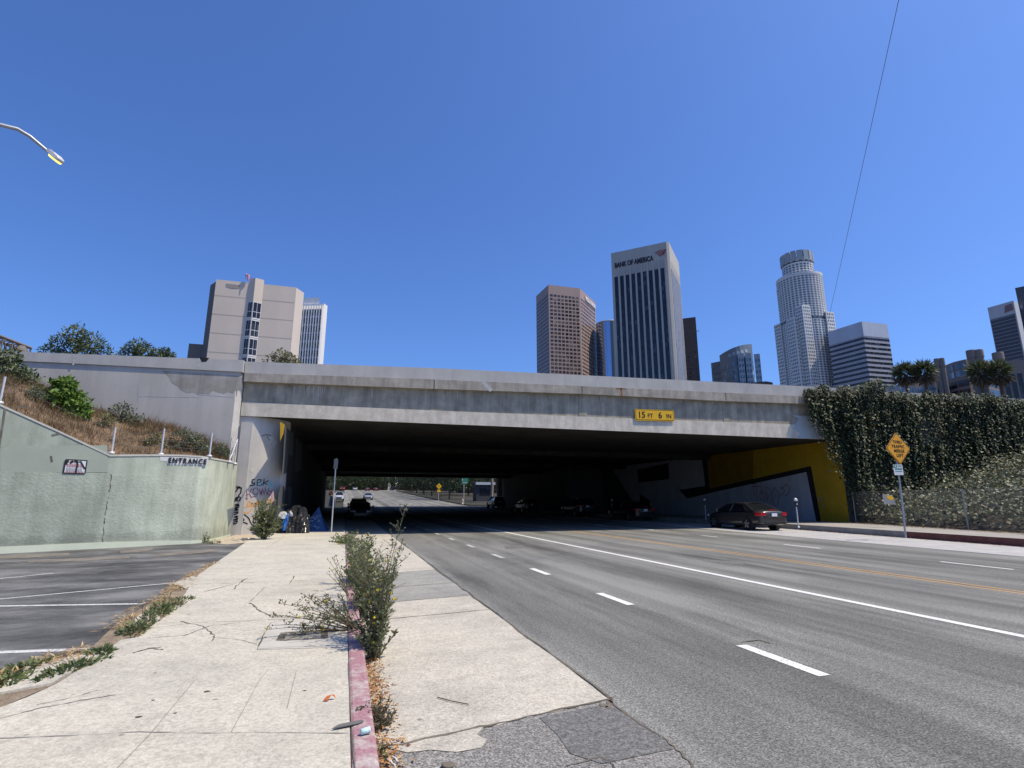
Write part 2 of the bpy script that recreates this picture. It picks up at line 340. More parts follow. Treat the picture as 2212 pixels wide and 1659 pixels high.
M['wblue']=tglass('blue_window',(.10,.16,.22),.12,.7); M['wbank']=tglass('bank_glass',(.016,.019,.026),.12,.5,(3.3,3.3,3.9)); M['wus']=tglass('tower_window',(.06,.075,.09),.2,.5)
m,nt,b=newmat('mirror_glass'); setp(b,.07,.8,.85); b.inputs['Base Color'].default_value=(.33,.44,.60,1); M['mirror']=m
M['steelblue']=skin('steel_blue_cladding',(.17,.20,.235),.93,.4); M['paleblue']=skin('pale_blue_cladding',(.36,.41,.44),.93,.5)
M['logo_red']=plain('logo_red',(.35,.09,.10)); M['letter_navy']=plain('letter_navy',(.03,.032,.05)); M['letter_white']=plain('letter_white',(.8,.8,.78))
# foliage
M['leaf_bush']=leafmat('leaf_bright',[(.04,.09,.012),(.09,.17,.025),(.14,.24,.04),(.22,.31,.06)])
M['leaf_tree']=leafmat('leaf_tree',[(.05,.075,.03),(.09,.125,.05),(.13,.165,.075),(.17,.20,.10)])
M['leaf_olive']=leafmat('leaf_olive',[(.14,.14,.06),(.20,.195,.09),(.26,.25,.13)])
M['leaf_grey']=leafmat('leaf_greygreen',[(.05,.07,.035),(.10,.13,.075),(.14,.17,.10),(.17,.20,.13)])
M['leaf_weed']=leafmat('leaf_weed',[(.07,.10,.038),(.135,.165,.07),(.205,.23,.11),(.30,.31,.18)])
M['leaf_weed2']=leafmat('leaf_weed_pale',[(.07,.11,.035),(.12,.17,.05),(.18,.22,.08),(.22,.24,.12)])
M['leaf_lot']=leafmat('leaf_lot',[(.05,.085,.028),(.085,.135,.045),(.125,.175,.065),(.18,.20,.09)])
M['leaf_dark']=leafmat('leaf_dark',[(.015,.03,.012),(.03,.05,.02),(.05,.075,.03)])
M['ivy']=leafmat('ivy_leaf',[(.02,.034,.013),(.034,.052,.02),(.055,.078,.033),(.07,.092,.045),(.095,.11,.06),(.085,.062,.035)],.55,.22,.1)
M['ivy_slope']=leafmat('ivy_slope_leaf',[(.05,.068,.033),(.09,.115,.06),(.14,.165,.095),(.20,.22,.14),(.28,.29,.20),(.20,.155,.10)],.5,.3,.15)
M['drygrass']=leafmat('dry_grass_blade',[(.09,.05,.03),(.15,.085,.05),(.20,.125,.07),(.25,.175,.10),(.32,.25,.15),(.11,.11,.045)],.8,.1,.3)
M['straw']=leafmat('straw',[(.30,.20,.10),(.48,.34,.17),(.60,.47,.26),(.25,.12,.06)],.8,.1,.2)
M['litterleaf']=leafmat('dead_leaf',[(.20,.09,.04),(.35,.18,.08),(.50,.30,.13),(.58,.44,.25)],.8,.15,.2)
M['stem']=mat('stem',(.12,.11,.06),(.16,.13,.08),20,.8); M['stem_dry']=mat('dry_stem',(.10,.075,.05),(.15,.11,.075),20,.85)
M['bark']=mat('bark',(.11,.085,.065),(.07,.055,.045),8,.95,bump=.6,bscale=12)
M['flower']=leafmat('yellow_flower',[(.70,.55,.02),(.82,.68,.06)],.6,.2,.2); M['flower_red']=leafmat('red_flower',[(.45,.06,.05),(.6,.16,.12),(.55,.25,.2)],.6,.2,.2)
M['palm_leaf']=leafmat('palm_frond',[(.05,.07,.03),(.09,.11,.05),(.14,.155,.085)]); M['palm_dead']=leafmat('palm_skirt',[(.085,.07,.05),(.13,.11,.08),(.18,.155,.115)],.9,.1,.1)
# ------------------------------------------------------------------ foliage tools
def unit(a): return a/np.maximum(np.linalg.norm(a,axis=1,keepdims=True),1e-9)
def leafdata(P, L, A=None, Nn=None, aspect=.5, jit=.6, flat=0.0):
    """P points, L lengths; A preferred leaf axis, Nn preferred leaf normal"""
    n=len(P); L=np.broadcast_to(np.asarray(L,float),(n,)).reshape(n,1)
    a=rng.normal(size=(n,3)); a=unit(a)
    if A is not None: a=unit(np.asarray(A)+a*jit)
    if flat: a[:,2]*=flat; a=unit(a)
    r=unit(rng.normal(size=(n,3)))
    if Nn is not None: r=unit(np.asarray(Nn)+r*jit)
    b=unit(np.cross(a,r)); c=np.cross(b,a)
    w=L*aspect/2; V=np.empty((n,4,3))
    V[:,0]=P; V[:,1]=P+a*L*.45+b*w+c*w*.35; V[:,2]=P+a*L; V[:,3]=P+a*L*.45-b*w+c*w*.35
    return V.reshape(-1,3), np.arange(4*n).reshape(n,4)
def leaves(name, P, L, mt, parent=None, **k):
    V,F=leafdata(P,L,**k); return npmesh(name,V,F,mt,parent)
def blob_points(blobs, n, shell=.55):
    """points in ellipsoids (cx,cy,cz,rx,ry,rz); denser towards the outside, lumpy"""
    vol=np.array([b[3]*b[4]*b[5] for b in blobs])**.67; idx=rng.choice(len(blobs),size=n,p=vol/vol.sum()); B=np.array(blobs)[idx]
    d=unit(rng.normal(size=(n,3))); r=shell+(1-shell)*rng.random((n,1))**.7
    ph=np.sin(d[:,0:1]*7+B[:,0:1]*3)+np.sin(d[:,1:2]*6+B[:,1:2]*2)+np.sin(d[:,2:3]*8)
    r=r*(1+.11*ph); return B[:,:3]+d*r*B[:,3:6]*rng.uniform(.9,1.05,(n,1)), d
def tree(name, label, loc, blobs, nl, L, mt, group=None, trunk_r=.16, cat='tree', gap=True, aspect=.5):
    t=thing(name,label,cat,loc,0,group); k=MB()
    base=Vector((0,0,-.2)); c0=Vector(blobs[0][:3]); fork=Vector((0,0,max(.3,min(b[2]-b[5] for b in blobs))))
    k.tube([base,fork*.5+Vector((.05,0,0)),fork],[trunk_r*1.25,trunk_r,trunk_r*.8],8)
    k.build('trunk',M['bark'],t)
    lb=MB()
    for b in blobs:
        c=Vector(b[:3]); mid=fork.lerp(c,.5)+Vector((uni(-.2,.2),uni(-.2,.2),uni(0,.2)))*b[3]
        lb.tube([fork,mid,c],[trunk_r*.6,trunk_r*.35,trunk_r*.12],6)
        for _ in range(4):
            e=c+Vector((uni(-1,1)*b[3],uni(-1,1)*b[4],uni(-.3,.9)*b[5]))*.8; lb.tube([mid.lerp(c,.6),e],[trunk_r*.2,trunk_r*.05],5)
    lb.build('limbs',M['bark'],t)
    P,d=blob_points(blobs,nl); 
    if gap:
        keep=(np.sin(P[:,0]*2.6/L/4)+np.sin(P[:,1]*2.9/L/4+1)+np.sin(P[:,2]*3.1/L/4+2))>-1.15; P=P[keep]; d=d[keep]
    leaves('crown',P,rng.uniform(.6,1.25,len(P))*L,mt,t,A=d*.5+np.array([0,0,-.1]),Nn=d+np.array([0,0,.5]),jit=.8,aspect=aspect)
    return t
def weed(name, label, loc, stems, mt, group=None, leafL=.05, per=26, flowers=0, heads=0, flower_mat=None, cat='weed', spread=1.0, stem_mat=None, sr=.005):
    """stems: list of (dx,dy,height,lean curve)"""
    t=thing(name,label,cat,loc,0,group); k=MB(); P=[];A=[];FP=[];HP=[]
    for (dx,dy,h,cu) in stems:
        b=Vector((uni(-.05,.05)*spread,uni(-.05,.05)*spread,-.02)); pts=[]
        for i in range(6):
            s=i/5; pts.append(b+Vector((dx*s**cu,dy*s**cu,h*s*(1-.15*s*(abs(dx)+abs(dy))/max(h,.1)))))
        k.tube(pts,[sr*(1.3-s/6) for s in range(6)],5,cap=False)
        br=[]
        for q in range(max(3,int(per/7))):
            s=uni(.3,.95); i=min(4,int(s*5)); p=pts[i].lerp(pts[i+1],s*5-i)
            e=p+Vector((uni(-1,1),uni(-1,1),uni(.3,1.1)))*h*.16*spread; k.tube([p,e],[sr*.6,sr*.3],4,cap=False); br.append((p,e))
        for q in range(per):
            if random.random()<.5:
                s=uni(.08,1)**.8; i=min(4,int(s*5)); p=pts[i].lerp(pts[i+1],s*5-i)
            else:
                a,e=random.choice(br); p=a.lerp(e,uni(.1,1))
            P.append(p+Vector((uni(-1,1),uni(-1,1),uni(-1,1)))*.006); A.append((uni(-1,1),uni(-1,1),uni(.1,1.0)))
        ends=[e for _,e in br]+[pts[-1]]
        for e in ends:
            if random.random()<flowers: FP.append(e)
            elif random.random()<heads: HP.append(e)
    k.build('stems',stem_mat or M['stem'],t)
    P=np.array([tuple(p) for p in P]); leaves('leaves',P,rng.uniform(.5,1.3,len(P))*leafL,mt,t,A=unit(np.array(A)),jit=.5,aspect=.42)
    if FP:
        Q=np.repeat(np.array([tuple(p) for p in FP]),9,axis=0); leaves('flowers',Q,rng.uniform(.012,.024,len(Q)),flower_mat or M['flower'],t,jit=1,aspect=.7)
    if HP:
        h=MB()
        for p in HP: h.lathe([(.001,-.008),(.008,-.003),(.009,.003),(.001,.01)],p,n=6)
        h.build('seed_heads',M['stem_dry'],t)
    return t
def rosette(name,label,loc,rx,ry,h,n,L,mt,group=None,ang=0,cat='weed',aspect=.35):
    """low spreading weed with ragged leaves"""
    t=thing(name,label,cat,loc,ang,group)
    a=rng.uniform(0,2*np.pi,n); r=np.sqrt(rng.random(n)); clump=.75+.25*np.sin(a*3+r*5)
    P=np.stack([np.cos(a)*r*rx*clump,np.sin(a)*r*ry*clump,rng.random(n)*h*(1-r*.8)],1)
    A=np.stack([np.cos(a),np.sin(a),rng.uniform(.1,1.1,n)],1); leaves('leaves',P,rng.uniform(.5,1.3,n)*L,mt,t,A=A,jit=.6,aspect=aspect)
    k=MB()
    for i in range(max(4,n//60)):
        x,y=uni(-rx,rx)*.7,uni(-ry,ry)*.7; k.tube([(x*.4,y*.4,-.01),(x*.8,y*.8,h*.5),(x,y,h*uni(.8,1.3))],.004,4,cap=False)
    k.build('stems',M['stem'],t); return t

# ================================================================== GROUND, ROAD, PAVEMENT
g=MB(); g.poly([(-4000,-4000,-.3),(4000,-4000,-.3),(4000,4000,-.3),(-4000,4000,-.3)]); struct(g.build('ground',mat('ground_soil',(.20,.18,.15),(.15,.135,.11),.02,.95)))
# land rising beyond the underpass
h=MB(); ys=[80,90,120,160,200,240,260,300,420,900]
for i in range(len(ys)-1):
    a,b=ys[i],ys[i+1]; h.quad((-300,a,zroad(a)-.12),(400,a,zroad(a)-.12),(400,b,zroad(b)-.12),(-300,b,zroad(b)-.12))
M['far_ground']=mat('far_ground_shade',(.055,.05,.038),(.03,.032,.022),.3,.95)  # dark ground colour stands in for the shade of the far trees
struct(h.build('hill',M['far_ground']))
road=MB(); ys=[-40,-20,0,20,40,70,80,100,130,160,200,240,260,300,340]
def kerbR(Y):  # far kerb line
    if Y<25: return 22.62+(Y-13.3)*(23.87-22.62)/(24.49-13.3)
    return 23.93
for i in range(len(ys)-1):
    a,b=ys[i],ys[i+1]; xa=(kerbR(a)+.2) if a<80 else 26; xb=(kerbR(b)+.2) if b<80 else 26
    xl=-.1 if a<250 else -60; xr=None
    if a>=250: xa=xb=90
    road.quad((xl,a,zroad(a)),(xa,a,zroad(a)),(xb,b,zroad(b)),(xl,b,zroad(b)))
road_o=struct(road.build('road',M['asphalt']))
def rpart(name,mb,m): return mb.build(name,m,road_o)
def rq(x0,x1,y0,y1,dz=.004):
    return [(x0,y0,zroad(y0)+dz),(x1,y0,zroad(y0)+dz),(x1,y1,zroad(y1)+dz),(x0,y1,zroad(y1)+dz)]
# painted lines
def longline(name,x,w,y0,y1,m,worn=False):
    k=MB(); y=y0
    while y<y1:
        b=min(y+4,y1); k.quad(*rq(x-w/2,x+w/2,y,b)); y=b
    return rpart(name,k,m)
longline('lane_line',7.88,.15,-12,80,M['white_line'])
for dx in (-.13,.13): longline('centre_line',11.5+dx,.09,-6,80,M['yellow_line'])
for i in range(-1,18):
    k=MB(); c=4.92+3.6*i; k.quad(*rq(4.37-.07,4.37+.07,c-.56,c+.56)); rpart('lane_dash',k,M['white_line'] if i<3 else M['white_worn'])
for i in range(9):
    y=9.2+5.75*i; x=15.1+ (y-9.2)*.055 if y<26 else 16.1
    k=MB(); k.add([(x-.06,y,.004),(x+.06,y,.004),(x+.06+.07,y+1.7,.004),(x-.06+.07,y+1.7,.004)],[(0,1,2,3)]); rpart('lane_dash',k,M['white_line'])
# right gutter of pale concrete with its bright edge
k=MB(); gl=[(18.6,8),(18.75,11.08),(19.33,24.99),(19.5,40),(19.5,80)]
for (xa,ya),(xb,yb) in zip(gl,gl[1:]): k.quad((xa+.1,ya,.004),(kerbR(ya)+.1,ya,.004),(kerbR(yb)+.1,yb,.004),(xb+.1,yb,.004))
rpart('gutter_strip',k,M['gutter_right'])
k=MB()
for (xa,ya),(xb,yb) in zip(gl,gl[1:]): k.quad((xa,ya,.006),(xa+.13,ya,.006),(xb+.13,yb,.006),(xb,yb,.006))
rpart('edge_line',k,M['white_worn'])
# near gutter slabs beside the red kerb
EDGE=2.17
def slab(name,pts,m,dz):
    k=MB(); k.poly([(p[0],p[1],dz) for p in pts]); return rpart(name,k,m)
def jag(a,b,n,amp):
    a=Vector((a[0],a[1]));b=Vector((b[0],b[1])); d=(b-a); nn=Vector((-d.y,d.x)).normalized()
    return [a]+[a.lerp(b,i/n)+nn*uni(-amp,amp) for i in range(1,n)]+[b]
yA=gz(835,1592).y; yB=gz(1310,1510).y
slab('gutter_slab',[(.29,4.05)]+jag((.5,4.03),(EDGE+.02,yB),10,.02)+jag((EDGE,yB+.02),(EDGE,8.22),9,.015)+[(EDGE,8.22),(.29,7.95)],M['gutter'],.005)
slab('gutter_slab',[(.29,7.96),(EDGE,8.235)]+jag((EDGE,8.235),(EDGE-.02,9.5),5,.015)+[(EDGE-.02,9.5),(.29,9.15)],M['gutter'],.005)
slab('gutter_slab',[(.29,9.16),(EDGE,9.52)]+jag((EDGE,9.52),(EDGE-.02,11.0),5,.02)+[(EDGE-.02,11.0),(.29,10.6)],M['gutter_dark'],.005)
slab('gutter_slab',[(.29,10.62),(EDGE-.02,11.02),(EDGE-.06,13.1),(.29,12.6)],M['gutter_dark'],.005)
for y0,y1 in ((13.12,19.0),(19.02,26),(26.02,40),(40,60),(60,80)):
    slab('gutter_slab',[(.29,y0-(.5 if y0<14 else 0)),(EDGE-.04,y0),(EDGE,y1),(.29,y1)],M['gutter'],.005)
k=MB()
for (x0,y0,x1,y1) in ((.29,7.955,EDGE,8.23),(.29,9.155,EDGE,9.51),(.29,10.61,EDGE,11.01),(.29,12.61,EDGE-.04,13.11)):
    P=jag((x0,y0),(x1,y1),14,.015); k.ribbon([(p[0],p[1],.009) for p in P],[uni(.006,.022) for _ in P],(0,0,1))
P=jag((EDGE+.02,yB-.02),(EDGE+.01,25),60,.02); k.ribbon([(p[0],p[1],.009) for p in P],[uni(.008,.035) for _ in P],(0,0,1))
P=jag((.32,4.02),(EDGE+.04,yB-.02),24,.02); k.ribbon([(p[0],p[1],.009) for p in P],[uni(.008,.035) for _ in P],(0,0,1))
def pxcrack(lst,w,dz=.009):
    P=[gz(x,y,dz) for x,y in lst]; Q=[]
    for a,b in zip(P,P[1:]):
        for i in range(5): Q.append(a.lerp(b,i/5)+Vector((uni(-1,1),uni(-1,1),0))*.012)
    Q.append(P[-1]); k.ribbon(Q,[w*uni(.5,1.3) for _ in Q],(0,0,1))
pxcrack([(1312,1512),(1365,1550),(1420,1585),(1465,1618),(1500,1659),(1540,1700)],.022)
pxcrack([(1225,1655),(1290,1635),(1318,1640),(1330,1672)],.012)
pxcrack([(1600,1385),(1640,1382),(1665,1388)],.025); pxcrack([(1318,1512),(1316,1530),(1295,1520)],.05)
rpart('crack',k,M['crack'])
# rough asphalt apron and dark repair patch in the foreground
slab('asphalt_repair',[(.29,2.0),(2.2,2.0)]+[tuple(gz(*q))[:2] for q in ((1620,1790),(1545,1705),(1500,1661),(1465,1620),(1420,1587),(1365,1552),(1316,1516))]+jag((EDGE,yB),(.29,4.0),12,.015),M['asphalt_rough'],.003)
a=[gz(*q) for q in ((1165,1552),(1312,1522),(1392,1565),(1455,1620),(1300,1652),(1232,1630),(1205,1590))]
slab('asphalt_repair',a,M['asphalt_patch'],.007)
a=[gz(*q) for q in ((832,1600),(880,1583),(960,1578),(1030,1560),(1085,1556),(1045,1572),(1030,1590),(1052,1600),(1040,1618),(985,1627),(930,1622),(880,1628),(838,1618))]
slab('gutter_slab',a,M['gutter'],.0075)
for lst in (((1520,1208),(1600,1215),(1610,1221),(1520,1213)),((1090,1180),(1130,1178),(1128,1184),(1092,1186)),((1490,1148),(1545,1152),(1540,1158),(1485,1155))):
    slab('oil_stain',[gz(*q) for q in lst],M['asphalt_patch'],.005)
# kerbs
kb=MB(); kb.box2((.13,3.0,-.02),(.285,26.5,.145)); ko=bevel(kb.build('kerb',[M['kerb_red']]),.025,2); struct(ko)
kb=MB(); kb.box2((.13,26.51,-.02),(.285,84,.145)); struct(kb.build('kerb',[M['kerb']]))
kb=MB(); kb.box2((.13,-30,-.02),(.285,2.99,.145)); struct(kb.build('kerb',[M['kerb_red']]))
kb=MB(); kb.prism([(kerbR(y),y) for y in (-25,17.9)]+[(kerbR(17.9)+.16,17.9),(kerbR(-25)+.16,-25)],-.02,.272,0,1); struct(kb.build('kerb',[M['kerb_dark_red'],M['kerb']]))
kb=MB(); kb.prism([(kerbR(y),y) for y in (17.91,24.99,84)]+[(kerbR(y)+.16,y) for y in (84,24.99,17.91)],-.02,.272); struct(kb.build('kerb',M['kerb']))
# right pavement
kb=MB(); kb.prism([(kerbR(y)+.162,y) for y in (-25,17.9,24.99,84)]+[(28.79,84),(28.79,25.3),(28.0,21.7),(26.4,15.5),(24.6,9),(20.5,-8),(18.2,-25)],0,.268)
struct(kb.build('pavement',mat('pavement_far',(.36,.335,.295),(.29,.27,.24),1,.9,speck=.2,sscale=40)))
# left pavement (one slab sheet with joints and cracks)
left=[(0,1530),(-200,1640),(-330,1760)]
edge_px=[(545,1162),(430,1240),(412,1262),(395,1290),(352,1335),(318,1352),(300,1376),(262,1382),(232,1402),(205,1424),(120,1478),(60,1505),(0,1528),(-160,1610),(-420,1740)]
eg=[sp(*q) for q in edge_px]
SW=MB(); ring=[(.128,84),(-2.6,84),(-2.6,28.6),(-3.0,26.9)]+[(p.x,p.y) for p in eg]+[(-2.6,2.2),(-2.6,-30),(.128,-30)]
SW.prism(ring,[-.1]*len(ring),[zside(p[0]) for p in ring])
def swline(lst,w,m,amp=0.0,sub=6):
    P=[sp(x,y,.004) for x,y in lst]; Q=[]
    for a,b in zip(P,P[1:]):
        for i in range(sub): Q.append(a.lerp(b,i/sub)+Vector((uni(-1,1),uni(-1,1),0))*amp)
    Q.append(P[-1]); SW.ribbon(Q,[w*(uni(.15,1.0) if amp else .8) for _ in Q],(0,0,1),m)
swline([(432,1241),(520,1243),(640,1241),(738,1241)],.02,1,.006); swline([(412,1262),(560,1257),(738,1252)],.02,1,.004)
swline([(585,1264),(738,1262)],.012,2); swline([(545,1180),(625,1165)],.008,2); swline([(600,1338),(735,1330)],.02,1,.004)
swline([(320,1357),(420,1345),(520,1341),(600,1337)],.012,1,.012); swline([(575,1186),(615,1157)],.01,1,.01)
swline([(542,1298),(562,1278),(575,1266)],.012,1,.006); swline([(540,1302),(560,1318),(592,1334)],.03,1,.014); swline([(585,1345),(570,1370),(556,1402)],.02,1,.006)
swline([(553,1402),(625,1397),(700,1396)],.012,2,.003); swline([(320,1378),(400,1372),(452,1352),(520,1344)],.018,1,.012); swline([(390,1342),(440,1352),(462,1372),(458,1384)],.022,1,.012); swline([(318,1400),(350,1397)],.03,1,.015)
swline([(462,1376),(510,1380),(555,1392)],.01,1,.008); swline([(286,1410),(322,1400),(352,1403)],.03,1,.012); swline([(505,1272),(520,1258),(535,1248)],.035,1,.02); swline([(625,1262),(636,1243)],.03,1,.015); swline([(440,1278),(505,1262)],.02,1,.012)
swline([(0,1594),(150,1588),(300,1580),(420,1583),(560,1581),(752,1583)],.010,2,.003); swline([(240,1672),(320,1590),(420,1470)],.006,2); swline([(500,1580),(560,1470),(580,1445)],.006,2); swline([(620,1530),(640,1450)],.006,2)
swline([(0,1552),(80,1530),(160,1515),(250,1500)],.02,2,.012); swline([(80,1522),(170,1503),(210,1490)],.01,1,.01)
swline([(752,1432),(758,1540),(766,1659)],.012,1,.002)
# utility repair panel (greyer) 
SW.poly([sp(x,y,.003) for x,y in ((586,1346),(735,1338),(735,1398),(556,1403))],3)
struct(SW.build('pavement',[M['sidewalk'],M['crack'],M['joint'],mat('sidewalk_panel',(.49,.47,.41),(.43,.41,.36),2,.9,speck=.15)]))
# parking lot
LZ=.145
lot=MB(); lot.poly([(-2.0,26.0,LZ),(-40,26,LZ),(-40,-30,LZ),(-2.0,-30,LZ)]); lo=struct(lot.build('parking_lot',M['lot']))
for a,b,w in (((-300,1314),(310,1304),.09),((-260,1318),(385,1258),.07),((-200,1416),(190,1402),.10),((-120,1262),(115,1238),.07)):
    k=MB(); p,q=gz(*a,LZ+.004),gz(*b,LZ+.004); k.ribbon([p.lerp(q,i/8) for i in range(9)],w,(0,0,1)); k.build('bay_line',M['lot_line'],lo)
k=MB()
for x0,y0,x1,y1 in ((-40,1203,150,1197),(60,1210,280,1204),(330,1196,470,1189),(260,1190,330,1186)):
    p=[gz(x,y,LZ+.004) for x,y in ((x0,y0),(x1,y1-3),(x1,y1+2),((x0+x1)/2,(y0+y1)/2+5),(x0,y0+5))]; k.poly(p)
k.build('sand_drift',mat('sand',(.23,.205,.165),(.13,.12,.105),3,.95,speck=.3,sscale=30),lo)
# dirt strip between the lot and the pavement
D=MB(); outer=[(470,1214),(420,1232),(372,1262),(345,1290),(300,1318),(262,1338),(222,1375),(195,1402),(110,1425),(40,1452),(-30,1490),(-200,1600)]
inner=[(478,1214),(430,1242),(412,1262),(395,1290),(352,1335),(318,1352),(300,1376),(262,1382),(232,1402),(120,1478),(0,1528),(-160,1610)]
for i in range(len(outer)-1):
    ps=[gz(*outer[i],LZ+.012),gz(*outer[i+1],LZ+.012),gz(*inner[i+1],LZ+.012),gz(*inner[i],LZ+.012)]; D.poly(ps)
struct(D.build('dirt_strip',M['dirt']))
k=MB()  # loose old slab pieces lying in the strip
for lst in ([(238,1398),(150,1420),(60,1440),(10,1478),(-10,1500),(110,1478),(205,1424)],[(420,1243),(372,1262),(400,1272),(428,1258)],[(345,1322),(300,1330),(285,1345),(318,1350),(345,1338)]):
    P=[gz(*q,LZ+.02) for q in lst]; k.prism([(p.x,p.y) for p in P],LZ,LZ+.03)
struct(k.build('broken_slab',M['sidewalk']))
D=MB(); c=gz(520,1166,.16)
for i in range(26):
    D.lathe([(.02,0),(.09,.02),(.05,.06),(.005,.075)],(c.x+uni(-.5,.45),c.y+uni(-.9,.9),.13),n=7,smooth=False,sx=uni(.6,1.6),sy=uni(.6,1.5))
D.poly([gz(x,y,.155) for x,y in ((445,1172),(510,1155),(545,1152),(560,1160),(535,1172),(490,1176))])
tag(D.build('rubble',mat('pale_rubble',(.50,.43,.33),(.36,.30,.22),9,.95)),'pale crumbled dirt and rubble at the foot of the green wall corner','rubble',kind='stuff')
# ================================================================== OVERPASS
def lerpf(tab):
    def f(x):
        if x<=tab[0][0]: return tab[0][1]
        for (a,b),(c,d) in zip(tab,tab[1:]):
            if x<=c: return b+(d-b)*(x-a)/(c-a)
        return tab[-1][1]
    return f
ztop=lerpf([(-50,6.1),(-13.2,7.32),(-4.64,7.61),(3.84,7.92),(11.76,8.10),(26.9,8.42),(60,8.95)])
zpb=lerpf([(-50,5.72),(-12.2,6.98),(-4.6,7.08),(3.86,7.34),(11.75,7.49),(26.8,7.77),(60,8.3)])
zlip=lerpf([(-4.56,6.70),(3.88,6.87),(11.73,7.07),(20.65,7.16),(26.7,7.31),(60,7.8)])
zled=lerpf([(-4.5,5.81),(3.9,5.84),(11.7,5.89),(24.8,6.03),(30,6.08)])
D0=25.8; XL=-4.58; XR=28.8; ZB=5.2
br=thing('overpass_bridge','long grey concrete freeway overpass spanning the road, with a low parapet and dark underpass','bridge',(0,0,0))
JX=[oy(x,830,25.65).x for x in (937,1255,1563)]
def xsr(a,b,n=10): return [a+(b-a)*i/n for i in range(n+1)]
# parapets
for a,b in ((XL+.01,JX[0]+.9),(JX[0]+.905,13.4),(13.405,XR+2)):
    k=MB(); k.strip(xsr(a,b),lambda x:zpb(x)+.002,ztop,25.60,26.05); k.build('parapet',M['parapet'],br)
# deck edge beams between joints
E_=[XL+.01]+JX+[XR+2]
for a,b in zip(E_,E_[1:]):
    k=MB(); k.strip(xsr(a+.02,b-.02,6),zlip,zpb,25.54,26.2); o=k.build('deck_edge',M['lip'],br)
k=MB(); k.strip(xsr(XL+.01,XR),lambda x:ZB+.01,lambda x:zlip(x)+.2,25.80,25.82); web=k.build('girder',M['web'],br)
k=MB(); k.strip(xsr(XL+.01,XR),lambda x:ZB,zled,25.765,25.799); k.build('girder_foot',M['ledge'],br)
for j in JX:
    k=MB(); k.strip([j-.10,j+.36],lambda x:zled(x)+.003,lambda x:zlip(x)-.002,25.775,25.799); k.build('stiffener',M['web'],br)
k=MB()   # soffit with drop panels, in the darkened ceiling colour
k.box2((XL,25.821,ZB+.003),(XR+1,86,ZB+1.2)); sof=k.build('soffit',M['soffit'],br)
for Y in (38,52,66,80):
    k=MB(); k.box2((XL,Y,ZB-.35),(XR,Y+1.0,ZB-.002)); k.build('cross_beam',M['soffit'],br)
k=MB(); k.strip([XL,60*0+30.8],lambda x:6.41,lambda x:6.9,26.06,86.5); k.build('deck',M['lot'],br)
k=MB(); k.strip(xsr(XL,XR+2),lambda x:5.0,ztop,86.0,86.4); k.build('parapet',M['parapet'],br)
# dark vent in the soffit
# stains on the facade: drips below the deck edge, rust, lime
k=MB(); kk=MB()
def drip(mb,x,z0,ln,w,Y):
    mb.ribbon([(x+uni(-.01,.01),Y,z0-ln*i/4) for i in range(5)],[w*c for c in (1,.9,.7,.5,.2)],(0,-1,0))
for c0,n in ((-1.6,26),(1.4,5),(JX[0]+.7,12),(JX[1]+.4,12),(JX[2]-.2,8),(8,5),(18,8)):
    for _ in range(n):
        x=c0+uni(-1.1,1.1); q=MB(); drip(q,x,zlip(x)-.02,uni(.15,.8),uni(.015,.06),25.796); q.build('stain',M['streak_light' if random.random()<.5 else 'stain'],br)
k=MB(); x=oy(1340,840,25.63).x; k.ribbon([(x,25.536,zpb(x)-.01),(x+.02,25.536,zlip(x)+.1),(x,25.536,zlip(x))],[.12,.10,.16],(0,-1,0)); k.ribbon([(x-.3,25.536,zpb(x)-.05),(x+.3,25.536,zpb(x)-.05)],[.08,.04],(0,-1,0)); k.build('rust_stain',M['rust'],br)
k=MB()
for px_ in (760,1120,1290,1440,1500):
    x=oy(px_,815,25.596).x; k=MB(); k.ribbon([(x+uni(-.1,.1),25.596,ztop(x)-.01),(x+uni(-.05,.05),25.596,(ztop(x)+zpb(x))/2),(x+uni(-.1,.1),25.596,zpb(x)+.01)],[uni(.04,.12) for _ in range(3)],(0,-1,0)); k.build('mortar_patch',M['streak_light'],br)
k=MB(); x=oy(1050,830,25.62).x; k.ribbon([(x-.2,25.536,zpb(x)),(x+.25,25.536,zlip(x))],[.2,.2],(0,-1,0))
k.build('mortar_patch',M['streak_light'],br)
p0=oy(1715,885,25.76).x
k=MB(); k.poly([(p0+.3*math.sin(i*2.1),25.757,z) for i,z in enumerate((ZB+.02,5.5,5.8,6.1,6.4,6.6))]+[(XR-.02,25.757,6.6),(XR-.02,25.757,ZB+.02)]); k.build('paint_patch',M['bluegrey'],br)
# ---- left abutment: pilaster, rounded corner, tunnel side
A_=MB(); A_.box2((-4.50,25.74,-.1),(-4.08,26.5,4.93)); A_.build('pilaster',[M['abut']],br)
A_=MB(); A_.box2((-4.078,25.74,-.1),(-4.05,26.4,4.93)); A_.build('pilaster_edge',[M['pale']],br)
A_=MB(); R_=1.9; T0=rad(16); cx,cy=-4.05-R_*math.sin(T0),25.84+R_*math.cos(T0)
arc=[(cx+R_*math.sin(t),cy-R_*math.cos(t)) for t in [T0+(math.pi/2-T0)*i/24 for i in range(25)]]
XTW=cx+R_; pts=[(-6,25.86),(-4.06,25.842)]+arc+[(XTW,86),(-6,86)]
n=len(pts); vs=[(p[0],p[1],-.1) for p in pts]+[(p[0],p[1],ZB-.002) for p in pts]
for i in range(n): 
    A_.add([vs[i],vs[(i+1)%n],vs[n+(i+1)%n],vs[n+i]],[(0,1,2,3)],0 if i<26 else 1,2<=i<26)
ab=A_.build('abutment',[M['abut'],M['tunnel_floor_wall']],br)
def wallpoly(name,lst,X,m,par,sgn=1):
    k=MB(); k.poly([ox(x,y,X) for x,y in lst]); return k.build(name,m,par)
XT=XTW+.002
